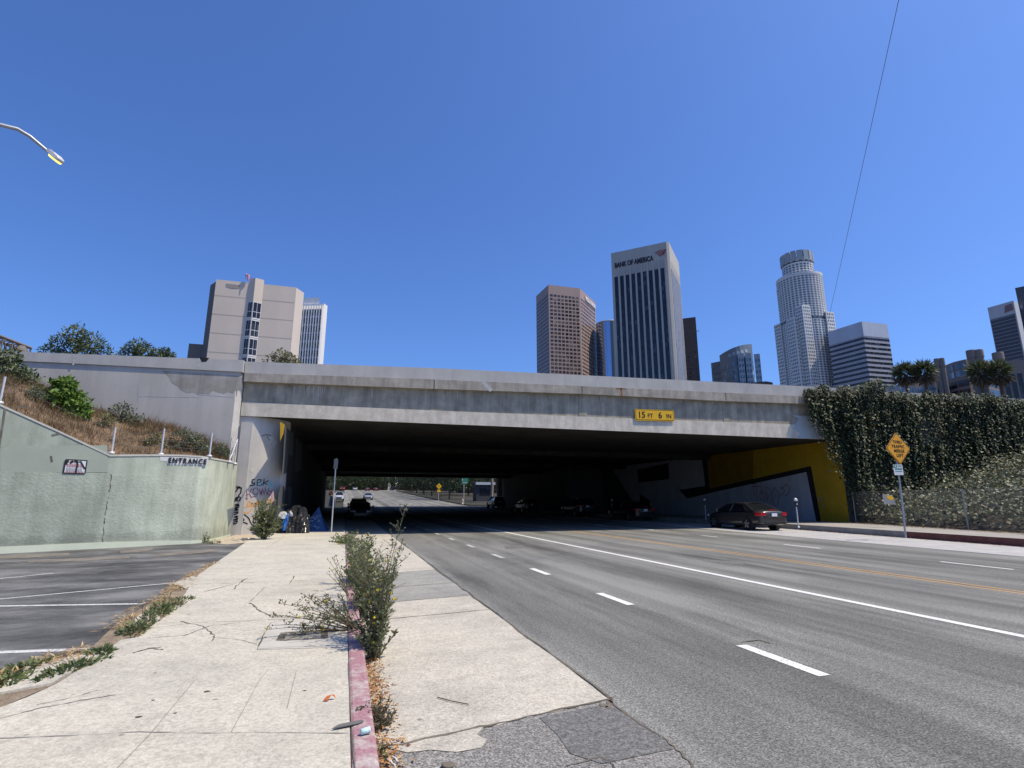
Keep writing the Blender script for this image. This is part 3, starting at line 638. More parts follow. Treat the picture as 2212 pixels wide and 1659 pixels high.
def c3(x,y): return ((850+x*.3616)/1.823,(1600+y*.3616)/1.823)   # survey sheet of the left portal
for nm,pl_,mm in (('mural_panel',[(700,165),(752,200),(735,300),(700,380)],'mural_yellow'),('mural_panel',[(752,215),(850,300),(838,540),(735,520)],'mural_grey'),('mural_panel',[(735,520),(790,530),(775,725),(720,740)],'mural_grey'),
    ('mural_panel',[(705,860),(745,870),(755,960),(745,1090),(665,1190),(680,970)],'mural_grey'),('mural_panel',[(780,880),(830,880),(822,1080),(785,1090)],'mural_grey'),('mural_panel',[(870,340),(940,420),(930,700),(868,720)],'mural_grey')):
    wallpoly(nm,[c3(*q) for q in pl_],XT+.004,M[mm],ab)
# graffiti on the rounded corner (follows the curve)
def onarc(x,y,off=.006):
    d=ray(x,y); best=None
    for i in range(200):
        t=math.pi/2*i/199; px_,py_=cx+(R_+off)*math.sin(t),cy-(R_+off)*math.cos(t)
        e=abs(d[0]*py_-d[1]*px_)/math.hypot(d[0],d[1])
        if best is None or e<best[0]: best=(e,t,px_,py_)
    _,t,px_,py_=best; s=py_/d[1]; return Vector((px_,py_,EYE+d[2]*s)),Vector((math.sin(t),-math.cos(t),0))
def c8(x,y): return ((860+x*.217)/1.823,(1780+y*.217)/1.823)
def spray(name,strokes,w,m,par,flat=None):
    k=MB()
    for st in strokes:
        st=[c8(*q) for q in st]; q2=[]
        for a,b in zip(st,st[1:]):
            for i in range(3): q2.append((a[0]+(b[0]-a[0])*i/3,a[1]+(b[1]-a[1])*i/3))
        q2.append(st[-1])
        if flat is not None: P=[oy(x,y,flat) for x,y in q2]; k.ribbon(P,w,(0,-1,0))
        else:
            P=[onarc(x,y) for x,y in q2]; pv=[p for p,_ in P]; vs=[]
            for i,(p,nn) in enumerate(P):
                t=pv[min(i+1,len(pv)-1)]-pv[max(i-1,0)]
                if t.length<1e-5: t=Vector((0,0,1))
                sd=nn.cross(t.normalized()).normalized()*w/2; vs+=[p-sd,p+sd]
            k.add(vs,[(2*i,2*i+2,2*i+3,2*i+1) for i in range(len(P)-1)])
    return k.build(name,m,par)
spray('graffiti',[[(665,490),(620,500),(605,545),(625,570),(660,560),(655,600),(565,615)],[(715,500),(700,605)],[(715,500),(780,505),(770,540),(715,555),(790,565),(775,605),(700,607)],[(830,480),(810,610)],[(910,520),(825,555),(910,605),(940,610)]],.045,M['black_paint'],ab)
spray('graffiti',[[(500,635),(520,780),(520,870),(490,840),(480,790),(560,760),(600,830)],[(640,670),(590,690),(560,760),(600,820),(690,800),(725,720),(700,650),(640,660),(630,740),(660,775),(700,740)],[(740,660),(760,790),(775,680),(790,800),(800,640),(830,800),(850,620),(880,790),(910,650)],[(950,720),(900,700),(895,750),(940,800)]],.03,M['purple_paint'],ab)
spray('graffiti',[[(545,890),(520,960),(650,985),(560,1095),(490,1110),(440,1060),(460,1010),(545,985),(650,940),(545,890)],[(660,990),(690,890),(720,1000),(745,850),(760,930)],[(780,960),(830,830),(870,930),(800,920)],[(900,890),(950,850),(970,920),(930,950),(905,900)]],.045,M['orange_paint'],ab)
spray('graffiti',[[(410,1200),(450,1205),(470,1230),(415,1290),(480,1280),(530,1310)],[(385,1130),(480,1140),(550,1200),(590,1290),(640,1350)]],.05,M['black_paint'],ab)
spray('paint_patch',[[(905,610),(935,540),(955,640)],[(690,560),(740,575),(800,570)]],.16,M['teal_paint'],ab)
spray('paint_patch',[[(965,700),(975,800),(985,900),(990,1000),(985,1100)]],.10,M['pink_paint'],ab)
spray('paint_patch',[[(590,330),(630,310),(600,360)],[(870,430),(905,480)]],.16,M['cap'],ab)
def c3s(n_,st,w,m):
    k=MB()
    for s_ in st:
        P=[onarc(*c3(*q)) for q in s_]; pv=[p for p,_ in P]
        for (a,na),(b,nb) in zip(P,P[1:]): 
            t=(b-a).normalized(); sd=na.cross(t)*w/2; k.quad(a-sd,b-sd,b+sd,a+sd)
    k.build(n_,m,ab)
c3s('graffiti',[[(575,335),(600,350),(625,385),(640,415),(625,445)],[(600,330),(630,370),(655,410)],[(575,380),(595,410),(620,440)]],.16,M['whitepatch']); c3s('graffiti',[[(500,325),(540,310),(580,312),(600,325)],[(560,330),(590,375),(610,430)]],.03,M['black_paint'])
# vertical tag on the pilaster
spray('graffiti',[[(335,615),(345,680),(310,725)],[(360,625),(400,640),(345,650),(415,655)],[(420,640),(405,740),(360,800)],
  [(360,860),(345,830),(325,850),(340,890),(385,880),(400,830),(380,810),(320,830),(300,900)],[(300,960),(340,945),(380,960),(300,985),(385,975)],[(290,1020),(380,1000),(300,1040),(370,1050),(290,1065)],[(285,1100),(360,1085),(350,1110),(285,1140)],[(280,1190),(360,1160),(300,1170),(355,1200),(270,1240)],[(270,1290),(300,1260),(345,1250),(330,1290),(270,1310)],[(268,1230),(355,1225)]],.05,M['black_paint'],br,25.734)
# ---- right abutment with its yellow mural
k=MB(); k.box2((XR,25.6,-.1),(XR+1.2,86,ZB-.002)); k.box2((24.35,58,-.1),(XR-.003,85.9,ZB-.004)); ra=k.build('abutment',M['mural_grey'],br)
def c2(x,y): return ((2200+x*.5877)/1.823,(1650+y*.5877)/1.823)
XM=XR
def mural(lst,m,off,name='mural_panel',clip=True):
    k=MB(); P=[ox(*c2(*q),XM-off) for q in lst]
    for p in P: p.x=XM-off; p.z=min(max(p.z,.16),ZB-.006); p.y=max(p.y,25.605)
    k.poly(P); k.build(name,m,ra)
mural([(985,195),(1300,165),(1300,400),(1010,468),(1000,440)],M['mural_ochre'],.004)
mural([(1300,160),(1700,140),(1960,120),(1960,760),(1755,760),(1690,315),(1300,405)],M['mural_yellow'],.004)
mural([(350,270),(960,205),(985,450),(808,475),(860,533),(1040,490),(1660,355),(1735,760),(880,760),(560,760)],M['mural_white'],.008)
mural([(955,205),(985,200),(1012,468),(985,470)],M['black_paint'],.012)
mural([(808,475),(985,448),(1010,468),(1690,315),(1660,355),(1040,490),(860,533)],M['black_paint'],.012)
mural([(1690,315),(1660,355),(1735,760),(1768,760)],M['black_paint'],.012)
mural([(527,340),(735,295),(740,403),(532,425)],M['black_paint'],.012); mural([(545,505),(615,548),(600,640),(545,640)],M['black_paint'],.012)
k=MB()
def c_car(x,y): return ((2750+x*.226)/1.823,(1900+y*.226)/1.823)
def red(st,w,mt_):
    for s_ in st:
        k.ribbon([ox(*c_car(*q),XM-.016) for q in s_],w,(-1,0,0))
red([[(935,70),(960,75),(1080,65),(1085,0)],[(935,70),(940,25),(1020,25),(1030,50)],[(950,80),(985,240)],[(1010,80),(1030,330)],[(1110,55),(1070,240),(1095,330)],[(1110,110),(1130,320)],[(1080,180),(1165,170),(1160,340)],[(1175,70),(1215,360)],[(1175,70),(1290,155),(1200,280),(1270,290),(1285,385)],[(1330,80),(1285,230),(1335,420)],[(1330,85),(1420,205),(1380,430)],[(1340,205),(1342,255)],[(1430,90),(1465,80),(1470,110),(1440,115),(1430,90)],[(1470,80),(1500,150),(1470,210),(1435,220)],[(1480,75),(1500,50),(1530,30),(1540,65),(1515,70)],[(1550,30),(1595,100),(1560,210),(1505,235)]],.045,None)
k.build('graffiti',M['red_paint'],ra)
k=MB()
for st in ([(2100,260),(2140,240),(2130,300),(2160,340)],[(2150,400),(2200,420),(2230,390)],[(2080,250),(2100,330)]): k.ribbon([ox(*c_car(*q),XM-.016) for q in st],.05,(-1,0,0))
k.build('graffiti',M['stain'],ra)
# far end column of the underpass
k=MB(); k.lathe([(.45,0),(.45,ZB+.1)],(23.6,84.0,.2),n=20); k.build('column',M['abut'],br)
# ---- clearance plate
cs=thing('clearance_sign','yellow clearance plate reading 15 FT 6 IN fixed to the overpass girder','sign')
a,b,c,d=[oy(x,y,25.70) for x,y in ((1372,883),(1456,885.5),(1456,911),(1372,908))]
cen=(a+b+c+d)/4; W_=(b-a).length; H_=(d-a).length; zt=(b.z-a.z)/W_
Fm=frame(cen,(b-a),Vector((0,0,1)))
def rect(w,h,dz,r=.04):
    out=[]
    for sx,sy,a0 in ((1,1,0),(-1,1,90),(-1,-1,180),(1,-1,270)):
        for q in range(4):
            t=rad(a0+30*q); out.append(Vector((sx*(w/2-r)+r*math.cos(t),sy*(h/2-r)+r*math.sin(t),dz)))
    return out
def plate(name,w,h,m,Fm,dz,par,th=.004,r=.04):
    k=MB(); P=rect(w,h,0,r); n=len(P); vs=[Fm@(p+Vector((0,0,dz-th))) for p in P]+[Fm@(p+Vector((0,0,dz))) for p in P]
    k.add(vs,[tuple(range(n,2*n)),tuple(reversed(range(n)))]+[(i,(i+1)%n,n+(i+1)%n,n+i) for i in range(n)]); return k.build(name,m,par)
plate('panel',W_,H_,M['sign_yellow'],Fm,0,cs,.02); plate('border',W_-.08,H_-.08,M['sign_black'],Fm,.004,cs); plate('face',W_-.13,H_-.13,M['sign_yellow'],Fm,.008,cs)
for tx,x,sz in (('15',-.34,.50),('FT',-.12,.34),('6',.135,.50),('IN',.36,.34)):
    lettering(tx,sz*H_/.66*1.0,M['sign_black'],Fm@Matrix.Translation((x*W_,-.02*H_ if sz>.4 else -.075*H_,.013)),cs,bold=.004 if sz<.4 else .01,sx=1.0,depth=.003)
k=MB()
for sx in (-.3,.3): k.box(Fm@Vector((sx*W_,0,-.05)),(.05,.06,.5))
k.build('bracket',M['galv'],cs)
# ================================================================== LEFT RETAINING WALL
lw=thing('retaining_wall','smooth grey painted freeway retaining wall left of the overpass, above the grassy bank','retaining wall')
k=MB(); xs=xsr(-50,-4.80,16)
k.strip(xs,lambda x:-.1,lambda x:zpb(x)-.002,25.42,26.2); k.build('wall',M['greywall'],lw)
k=MB(); k.prism([(-4.799,25.42),(-4.60,25.72),(-4.60,26.1),(-4.799,26.1)],-.1,zpb(-4.6)-.004); k.build('edge_strip',M['pale'],lw)
for a,b in ((-50,-16),(-15.99,XL-.02)):
    k=MB(); k.strip(xsr(a,b),zpb,ztop,25.36,25.9); k.build('parapet',M['parapet'],lw)
k=MB(); P=[(350,801),(436,806),(522,812),(523,836),(519,846),(510,841),(503,850),(492,846),(484,851),(470,847),(460,843),(451,852),(440,850),(430,853),(418,847),(405,849),(392,843),(384,834),(371,827),(366,815)]; k.poly([oy(x,y,25.416) for x,y in P]); k.build('water_stain',M['stain'],lw)
k=MB()
for lst,w in (([(300,856),(430,858)],.02),([(430,852),(505,858)],.03),([(110,808),(108,850)],.03),([(300,818),(298,870)],.02)):
    k.ribbon([oy(x,y,25.415) for x,y in lst],w,(0,-1,0))
k.build('seam',M['pale'],lw)
k=MB(); k.poly([oy(x,y,25.355) for x,y in ((430,772),(452,773),(446,781),(436,782))]); k.build('tar_patch',M['black_paint'],lw)
k=MB()
for x,y in ((162,777),(432,782)): k=MB(); k.ribbon([oy(x,y-8,25.356),oy(x-2,y,25.356),oy(x-4,y+12,25.356)],[.14,.1,.06],(0,-1,0)); k.build('mortar_patch',M['streak_light'],lw)
# right freeway wall (under the ivy)
rw=thing('retaining_wall','freeway retaining wall at right, nearly hidden under hanging ivy','retaining wall')
k=MB(); k.strip(xsr(XR+1.21,62),lambda x:-.1,lambda x:zpb(x)-.002,25.9,26.6); k.build('wall',M['web'],rw)
k=MB(); k.strip(xsr(XR+2.01,62),zpb,ztop,25.75,26.2); k.build('parapet',M['parapet'],rw)
# ================================================================== GREEN WALL
gw=thing('green_wall','pale green stucco wall curving round the parking lot entrance','wall')
WA=(-9.0,18.9); WC=(-4.65,21.4)
plan=[(-20.0,12.58),(-14.0,16.03),(-9.55,18.585),(-8.4,19.245),(-7.14,19.97),(-6.0,20.624),(-5.35,21.0),(-4.88,21.268),(-4.66,21.50),(-4.53,21.95),(-4.46,22.6),(-4.42,23.6),(-4.42,25.38)]
topz=[4.3,4.3,4.28,3.68,2.99,3.08,3.11,3.10,3.08,3.07,3.08,3.10,3.12]
def offs(pl_,d):
    out=[]
    for i,p in enumerate(pl_):
        a=Vector(pl_[max(i-1,0)]); b=Vector(pl_[min(i+1,len(pl_)-1)]); t=(b-a).normalized(); out.append((p[0]-t.y*d,p[1]+t.x*d))
    return out
back=offs(plan,.3)
def wallband(mb,z0,z1,f,b,m=0):
    n=len(plan); vs=[]
    for i in range(n): vs+=[(f[i][0],f[i][1],z0[i]),(f[i][0],f[i][1],z1[i]),(b[i][0],b[i][1],z1[i]),(b[i][0],b[i][1],z0[i])]
    fs=[]
    for i in range(n-1):
        a=4*i;c=a+4; fs+=[(a,c,c+1,a+1),(a+1,c+1,c+2,a+2),(a+2,c+2,c+3,a+3),(a+3,c+3,c,a)]
    fs+=[(0,1,2,3),(4*n-1,4*n-2,4*n-3,4*n-4)]; mb.add(vs,fs,m)
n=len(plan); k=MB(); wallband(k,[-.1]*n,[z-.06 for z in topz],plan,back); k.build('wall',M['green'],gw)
k=MB(); wallband(k,[z-.058 for z in topz],topz,offs(plan,-.02),offs(plan,.32)); k.build('coping',M['cap'],gw)
k=MB(); wallband(k,[-.1]*n,[.33]*5+[.30,.27,.25,.24,.23,.22,.21,.2],offs(plan,-.035),offs(plan,-.002)); k.build('footing',M['green_pale'],gw)
k=MB(); lo_=offs(plan,-.012); wallband(k,[.2]*n,[2.38]*n,lo_,offs(plan,-.001)); k.build('stucco_skirt',M['green'],gw)
def gwp(x,y,off=.016):
    p=ov(x,y,WA,WC); nrm=Vector((2.5,-4.35,0)).normalized(); return p+nrm*off
GN=Vector((2.5,-4.35,0)).normalized()
k=MB(); k.poly([gwp(*q,.006) for q in ((0,967),(18,965),(25,952),(85,968),(110,970),(128,962),(232,962),(232,1020),(0,1022))][::1]); k.build('paint_patch',M['green_dark'],gw); k=MB(); k.poly([gwp(*q,.006) for q in ((0,905),(24,905),(24,945),(10,966),(0,966))])
k.build('paint_patch',M['green_dark'],gw)
k=MB(); k.poly([gwp(*q,.006) for q in ((345,986),(449,988),(449,1003),(440,1006),(428,1005),(400,1004),(362,1004),(360,996),(346,996))]); k.build('paint_patch',M['whitepatch'],gw)
k=MB(); P=[gwp(x,y,.018) for x,y in ((240,1024),(238,1050),(233,1080),(228,1110),(224,1140),(220,1190))]; Q=[]
for a,b in zip(P,P[1:]):
    for i in range(5): Q.append(a.lerp(b,i/5)+Vector((uni(-.02,.02),uni(-.012,.012),0)))
k.ribbon(Q,[uni(.006,.03) for _ in Q],GN); k.ribbon([gwp(x,y,.018) for x,y in ((12,880),(4,930),(-4,980))],.04,GN)
for lst in (((112,940),(128,937)),((35,878),(60,880)),((110,985),(112,998)),((160,995),(180,997))): k.ribbon([gwp(x,y,.012) for x,y in lst],.05,GN)
k.build('crack',M['crack'],gw)
Fg=frame(gwp(405.5,996.5,.03),(2.15,1.24,.01),(0,0,1))
lettering('ENTRANCE',.25,M['sign_black'],Fg,gw,bold=.004,depth=.012,sx=.80,spacing=1.22)
# plaque
pq=thing('wall_notice','faded white parking notice scrawled with dark paint on the green wall','sign')
a,b,c,d=[gwp(x,y,.03) for x,y in ((141,992),(189,993),(184,1024),(135,1023))]; cen=(a+b+c+d)/4
Fp=frame(cen,(2.15,1.24,0),(0,0,1)); Wp,Hp=(b-a).length*.98,(d-a).length*.97
plate('panel',Wp,Hp,M['sign_white'],Fp,0,pq,.02,.01)
k=MB(); 
for s_ in (((-.5,.5),(.5,.5)),((.5,.5),(.5,-.5)),((.5,-.5),(-.5,-.5)),((-.5,-.5),(-.5,.5))): k.ribbon([Fp@Vector((x*Wp*.98,y*Hp*.96,.004)) for x,y in s_],.03,GN)
for s_ in (((.02,.45),(.08,.1),(.05,-.25),(.06,-.5)),((-.1,.42),(.05,.3),(.2,.38),(.35,.05),(.45,-.15)),((-.42,.42),(-.44,.1)),((-.42,.42),(-.36,.38),(-.42,.28)),((-.22,.4),(-.24,.18)),((-.22,.4),(-.14,.36),(-.22,.28))): k.ribbon([Fp@Vector((x*Wp,y*Hp,.008)) for x,y in s_],.045,GN)
k.build('scrawl',M['sign_black'],pq)
k=MB(); kk=MB()
for r,(y,n_,col) in enumerate(((.30,5,0),(.12,6,0),(.0,6,0),(-.17,7,1),(-.27,6,1),(-.40,7,0))):
    x=-.40
    for i in range(n_):
        w=uni(.06,.13); (k if col==0 else kk).ribbon([Fp@Vector((x*Wp,y*Hp,.005)),Fp@Vector(((x+w)*Wp,y*Hp,.005))],uni(.035,.05),GN); x+=w+.025
k.build('red_print',plain('faded_red_print',(.42,.20,.22)),pq); kk.build('grey_print',plain('faded_grey_print',(.36,.36,.40)),pq)
# fence on the wall
fe=thing('wire_fence','thin wire fence on white metal posts along the top of the green wall','fence')
posts=[((1,868),(9,812)),((243,977),(250,922)),((350,980),(355,925)),((455,984),(458,934))]
PT=[]
for (bx,by),(tx_,ty) in posts:
    p=ov(bx,by,WA,WC)+Vector((-.06,.1,0)); zt_=ov(tx_,ty,WA,WC).z; PT.append((p,zt_))
for (bx,by,ty,Y) in ((496,990,945,23.4),(508,992,947,24.6)):
    p=oy(bx,by,Y); PT.append((Vector((p.x,Y,3.06)),oy(bx,ty,Y).z))
for p,zt_ in PT:
    k=MB(); k.tube([(p.x,p.y,p.z-.1),(p.x,p.y,zt_)],.032,8); k.lathe([(.09,0),(.09,.05),(.04,.06)],(p.x,p.y,p.z-.03),n=8); k.build('post',M['galvpale'],fe)
k=MB(); a,b=PT[-2],PT[-1]; k.tube([(a[0].x,a[0].y,a[0].z),(b[0].x,b[0].y,b[1]-.05)],.025,6); k.build('brace',M['galvpale'],fe)
for fr in (.38,.62,.9):
    k=MB(); pts=[]
    for (p,z1),(q,z2) in zip(PT,PT[1:]):
        for i in range(6):
            s=i/6; sag=-.10*math.sin(math.pi*s); pts.append(Vector((p.x+(q.x-p.x)*s,p.y+(q.y-p.y)*s,(p.z+(z1-p.z)*fr)*(1-s)+(q.z+(z2-q.z)*fr)*s+sag)))
    k.tube(pts,.0038,5); k.build('wire',M['wire'],fe)
# ================================================================== EMBANKMENT with dry grass
gl_=lerpf([(-30,7.0),(-14,6.75),(-12,6.0),(-10.4,5.2),(-8.2,4.7),(-6.4,4.2),(-5.0,3.5),(-4.7,3.2)])
NU,NV=46,14; pb=offs(plan,.22)
def planat(u):
    L=[0]
    for a,b in zip(pb,pb[1:]): L.append(L[-1]+math.hypot(b[0]-a[0],b[1]-a[1]))
    s=u*L[-1]
    for i in range(len(L)-1):
        if s<=L[i+1]+1e-9:
            f=(s-L[i])/(L[i+1]-L[i]); return Vector((pb[i][0]+(pb[i+1][0]-pb[i][0])*f,pb[i][1]+(pb[i+1][1]-pb[i][1])*f,topz[i]+(topz[i+1]-topz[i])*f-.12))
GV=[]
for i in range(NU):
    u=i/(NU-1); f=planat(u); X=-24+(24-4.82)*u; w=Vector((X,25.5,gl_(X)))
    for j in range(NV):
        v=j/(NV-1); p=f.lerp(w,v); p.z+=.12*math.sin(p.x*3+v*5)*math.sin(math.pi*v)+uni(-.04,.04)+.25*math.sin(math.pi*v); GV.append(p)
k=MB(); k.add(GV,[(i*NV+j,(i+1)*NV+j,(i+1)*NV+j+1,i*NV+j+1) for i in range(NU-1) for j in range(NV-1)],0,True)
struct(k.build('embankment',mat('dry_soil',(.20,.135,.085),(.11,.08,.05),1.6,.95,speck=.3,sscale=14)))
def onbank(u,v):
    fu=u*(NU-1); fv=v*(NV-1); i=min(int(fu),NU-2); j=min(int(fv),NV-2); a=fu-i; b=fv-j
    q=lambda i,j:GV[i*NV+j]; return (q(i,j)*(1-a)+q(i+1,j)*a)*(1-b)+(q(i,j+1)*(1-a)+q(i+1,j+1)*a)*b
n=26000; tuft=[(.2+.8*random.random(),random.random(),uni(.4,1.35)) for _ in range(420)]; pts=[]; hs_=[]
for _ in range(n):
    if random.random()<.72: tu=random.choice(tuft); u_,v_,hh=min(1,max(.2,tu[0]+random.gauss(0,.009))),min(1,max(0,tu[1]+random.gauss(0,.03))),tu[2]
    else: u_,v_,hh=.2+.8*random.random(),random.random(),uni(.3,.8)
    pts.append(tuple(onbank(u_,v_))); hs_.append(hh)
pts=np.array(pts)
Lb=rng.uniform(.16,.42,n)*np.array(hs_); lean=rng.normal(0,.55,(n,2)); V=np.empty((n,3,3)); tw=rng.uniform(0,2*np.pi,n); wd=.009
V[:,0]=pts+np.stack([np.cos(tw)*wd,np.sin(tw)*wd,np.zeros(n)-.03],1); V[:,1]=pts-np.stack([np.cos(tw)*wd,np.sin(tw)*wd,np.zeros(n)+.03],1); V[:,2]=pts+np.stack([lean[:,0]*Lb,lean[:,1]*Lb,Lb],1)
tag(npmesh('dry_grass',V.reshape(-1,3),np.arange(3*n).reshape(n,3),M['drygrass']),'reddish brown dry grass covering the bank above the green wall','dry grass',kind='stuff')
# ================================================================== VEHICLES
def loft(mb, rings, m=0, smooth=True):
    n=len(rings[0]); vs=[p for r in rings for p in r]
    fs=[(i*n+j,i*n+(j+1)%n,(i+1)*n+(j+1)%n,(i+1)*n+j) for i in range(len(rings)-1) for j in range(n)]
    fs+= [tuple(reversed(range(n))),tuple(range((len(rings)-1)*n,len(rings)*n))]; mb.add(vs,fs,m,smooth)
def make_car(name,label,cat,loc,rz,paint,kind='sedan',group=None,s=1.0):
    t=thing(name,label,cat,loc,rz,group); t.scale=(s,s,s); pm=P_[paint]
    tall = kind in('suv','pickup'); up=.18 if tall else 0
    st=[(-2.42,.42,.80,.93,.70),(-2.36,.30,.86,1.02,.84),(-2.05,.24,.93,1.07,.905),(-1.4,.20,.93,1.05,.915),(0,.18,.90,.98,.915),(1.0,.18,.87,.96,.915),(1.7,.20,.80,.90,.90),(2.2,.24,.70,.79,.83),(2.38,.32,.58,.66,.70)]
    R=[]
    for y,zb,sh,tp,hw in st:
        u=up; hf=[(.78*hw,zb+u*.6),(hw*.985,zb+.12+u*.7),(hw,(zb+sh)/2+u),(hw*.97,sh+u),(hw*.80,tp+u)]
        R.append([(-x,y,z) for x,z in hf]+[(0,y,tp+.015+u)]+[(x,y,z) for x,z in reversed(hf)]+[(0,y,zb+u*.6)])
    k=MB(); loft(k,R); subsurf(k.build('body',pm,t),2)
    if kind=='sedan': rb,rr,rf,fb,zr,zb0=-1.86,-.98,.48,1.42,1.42,1.0
    elif kind=='suv': rb,rr,rf,fb,zr,zb0=-2.34,-2.02,.45,1.25,1.74,1.18
    else: rb,rr,rf,fb,zr,zb0=-.55,-.40,.55,1.25,1.78,1.18
    B=[(x*.82,rb,zb0+.02) for x in(-1,1)]; Fb=[(x*.82,fb,zb0-.06) for x in(-1,1)]; Rr=[(x*.57,rr,zr-.05) for x in(-1,1)]; Rm=[(x*.60,(rr+rf)/2,zr) for x in(-1,1)]; Rf=[(x*.58,rf,zr-.05) for x in(-1,1)]
    for sg in(0,1):
        k=MB(); k.poly([B[sg],Fb[sg],Rf[sg],Rm[sg],Rr[sg]]); k.build('side_window',M['glass'],t)
        k=MB(); mid=.05 if kind!='pickup' else .3
        k.tube([B[sg],Rr[sg],Rm[sg],Rf[sg],Fb[sg]],.04,8); k.tube([((-1,1)[sg]*.835,mid,zb0-.03),((-1,1)[sg]*.61,mid-.1,zr-.03)],.035,6)
        if kind!='pickup':
            q=(-1,1)[sg]; k.poly([(q*.835,rb-.02,zb0),(q*.85,rb+.55,zb0-.02),(q*.60,rr+.28,zr-.04),(q*.585,rr-.02,zr-.05)])
        k.build('pillar',pm,t)
        k=MB(); q=(-1,1)[sg]; k.lathe([(.02,-.06),(.09,-.05),(.10,.03),(.03,.08)],(q*.99,fb-.42,zb0+.02),'y',10,sx=1.3,sy=.8); k.tube([(q*.82,fb-.4,zb0-.02),(q*.95,fb-.42,zb0)],.025,6); k.build('mirror',pm,t)
    k=MB(); k.quad(Fb[0],Fb[1],Rf[1],Rf[0]); k.build('windshield',M['glass'],t)
    k=MB(); k.quad(B[1],B[0],Rr[0],Rr[1]); k.build('rear_window',M['glass'],t)
    k=MB(); rg=[]
    for (a,b),cr in ((Rr,.025),(Rm,.03),(Rf,.02)): rg.append([a,(a[0]*.5,a[1],a[2]+cr),(0,a[1],a[2]+cr*1.4),(b[0]*.5,b[1],b[2]+cr),b])
    k.add([p for r in rg for p in r],[(i*5+j,i*5+j+1,i*5+6+j,i*5+5+j) for i in range(2) for j in range(4)],0,True); k.build('roof',pm,t)
    if kind=='pickup':
        k=MB(); k.box((0,-1.5,1.255),(1.5,1.7,.02)); k.build('bed',M['trim'],t)
    wr=.33+up*.35
    for y in(1.45,-1.40):
        for q in(-1,1):
            k=MB(); k.lathe([(wr+.065,-.12),(wr+.065,.14)],(q*.79,y,wr+.02),'x',28); k.build('wheel_arch',M['trim'],t)
            k=MB(); k.lathe([(wr*.62,-.11),(wr*.93,-.115),(wr,-.08),(wr,.08),(wr*.93,.115),(wr*.62,.11)],(q*.835,y,wr),'x',28); w=k.build('wheel',M['tyre'],t)
            k=MB(); k.lathe([(wr*.70,-.01),(wr*.70,.01)],(q*.905,y,wr),'x',24,m=1,smooth=False); k.lathe([(wr*.70,.0),(wr*.66,.03),(wr*.63,.0)],(q*.93,y,wr),'x',28)
            for i in range(10):
                a=2*math.pi*(i//2)/5+(.16 if i%2 else -.16); rot=Matrix.Rotation(a,3,'X'); k.box(Vector((q*.94,y,wr))+rot@Vector((0,0,wr*.36)),(.03,.035,wr*.62),rot)
            k.lathe([(.06,-.015),(.06,.015)],(q*.94,y,wr),'x',12); k.build('rim',[M['rim'],M['trim']],w)
    u=up
    for q in(-1,1):
        k=MB(); k.prism([(q*.895,-2.02),(q*.90,-2.20),(q*.82,-2.40),(q*.52,-2.435),(q*.50,-2.36),(q*.7,-2.1)],.76+u,.94+u); bevel(k.build('tail_light',M['tail'],t),.03)
        k=MB(); k.prism([(q*.84,2.02),(q*.80,2.22),(q*.55,2.365),(q*.42,2.36),(q*.6,2.1)],.62+u,.75+u); bevel(k.build('headlight',M['head'],t),.03)
    k=MB(); k.prism([(-.86,-2.1),(-.84,-2.36),(-.6,-2.47),(.6,-2.47),(.84,-2.36),(.86,-2.1)],.34+u*.7,.64+u); bevel(k.build('bumper',pm,t),.06,3)
    k=MB(); k.prism([(-.84,2.0),(-.78,2.28),(-.5,2.44),(.5,2.44),(.78,2.28),(.84,2.0)],.26+u*.7,.54+u); bevel(k.build('bumper',pm,t),.06,3)
    k=MB(); k.box((0,2.435,.57+u),(.9,.06,.13)); k.box((0,2.44,.34+u),(1.0,.06,.10)); k.build('grille',M['trim'],t)
    k=MB(); k.box((0,-2.475,.40+u*.8),(1.3,.03,.10)); k.build('lower_trim',M['trim'],t)
    k=MB(); k.box((0,-2.44,.82+u),(.33,.03,.16)); k.build('number_plate',M['plate'],t)
    k=MB(); k.box((0,-2.45,.72+u),(.9,.03,.025)); k.build('chrome_strip',M['chrome'],t)
    if kind=='sedan':
        k=MB(); k.box((0,-2.32,1.075),(.42,.03,.03)); k.build('brake_light',M['tail'],t)
    return t
make_car('parked_car','dark grey sedan parked half in sunlight by the yellow mural','car',(21.72,26.15,0.005),rad(-1.5),'graphite','sedan','cars parked along the right kerb')
make_car('parked_car','black sedan with red tail lights parked in the shade ahead of the dark grey sedan','car',(22.0,39.6,.005),0,'black','sedan','cars parked along the right kerb')
for Y,pc,kd,lb in ((50,'navy','suv','dark suv in the underpass shade, second car beyond the black sedan'),(66,'black','suv','black suv deep in the underpass shade at right'),(80.5,'black','suv','black off-roader parked at the underpass far end, in front of the grey kiosk')):
    make_car('parked_car',lb,'car',(22.0,Y,zroad(Y)+.005),0,pc,kd,'cars parked along the right kerb')
p=gz(776,1124); make_car('parked_car','dark blue grey sedan facing out of the underpass by the left kerb','car',(max(p.x,1.35),p.y+2.4,.005),math.pi,'bluegrey','sedan','cars parked along the left kerb')
make_car('parked_car','black suv in the shade behind the blue grey sedan at left','car',(1.4,56,.005),math.pi,'black','suv','cars parked along the left kerb')
def onroad(x,y):
    p=gz(x,y,0.8)
    z=1.6
    lo,hi=72,330
    d=ray(x,y)
    for _ in range(60):
        mid=(lo+hi)/2; zz=EYE+d[2]*mid/d[1]
        if zz<zroad(mid): hi=mid      # ray already under the road
        else: lo=mid
    Y=(lo+hi)/2; return Vector((d[0]*Y/d[1],Y,zroad(Y)))
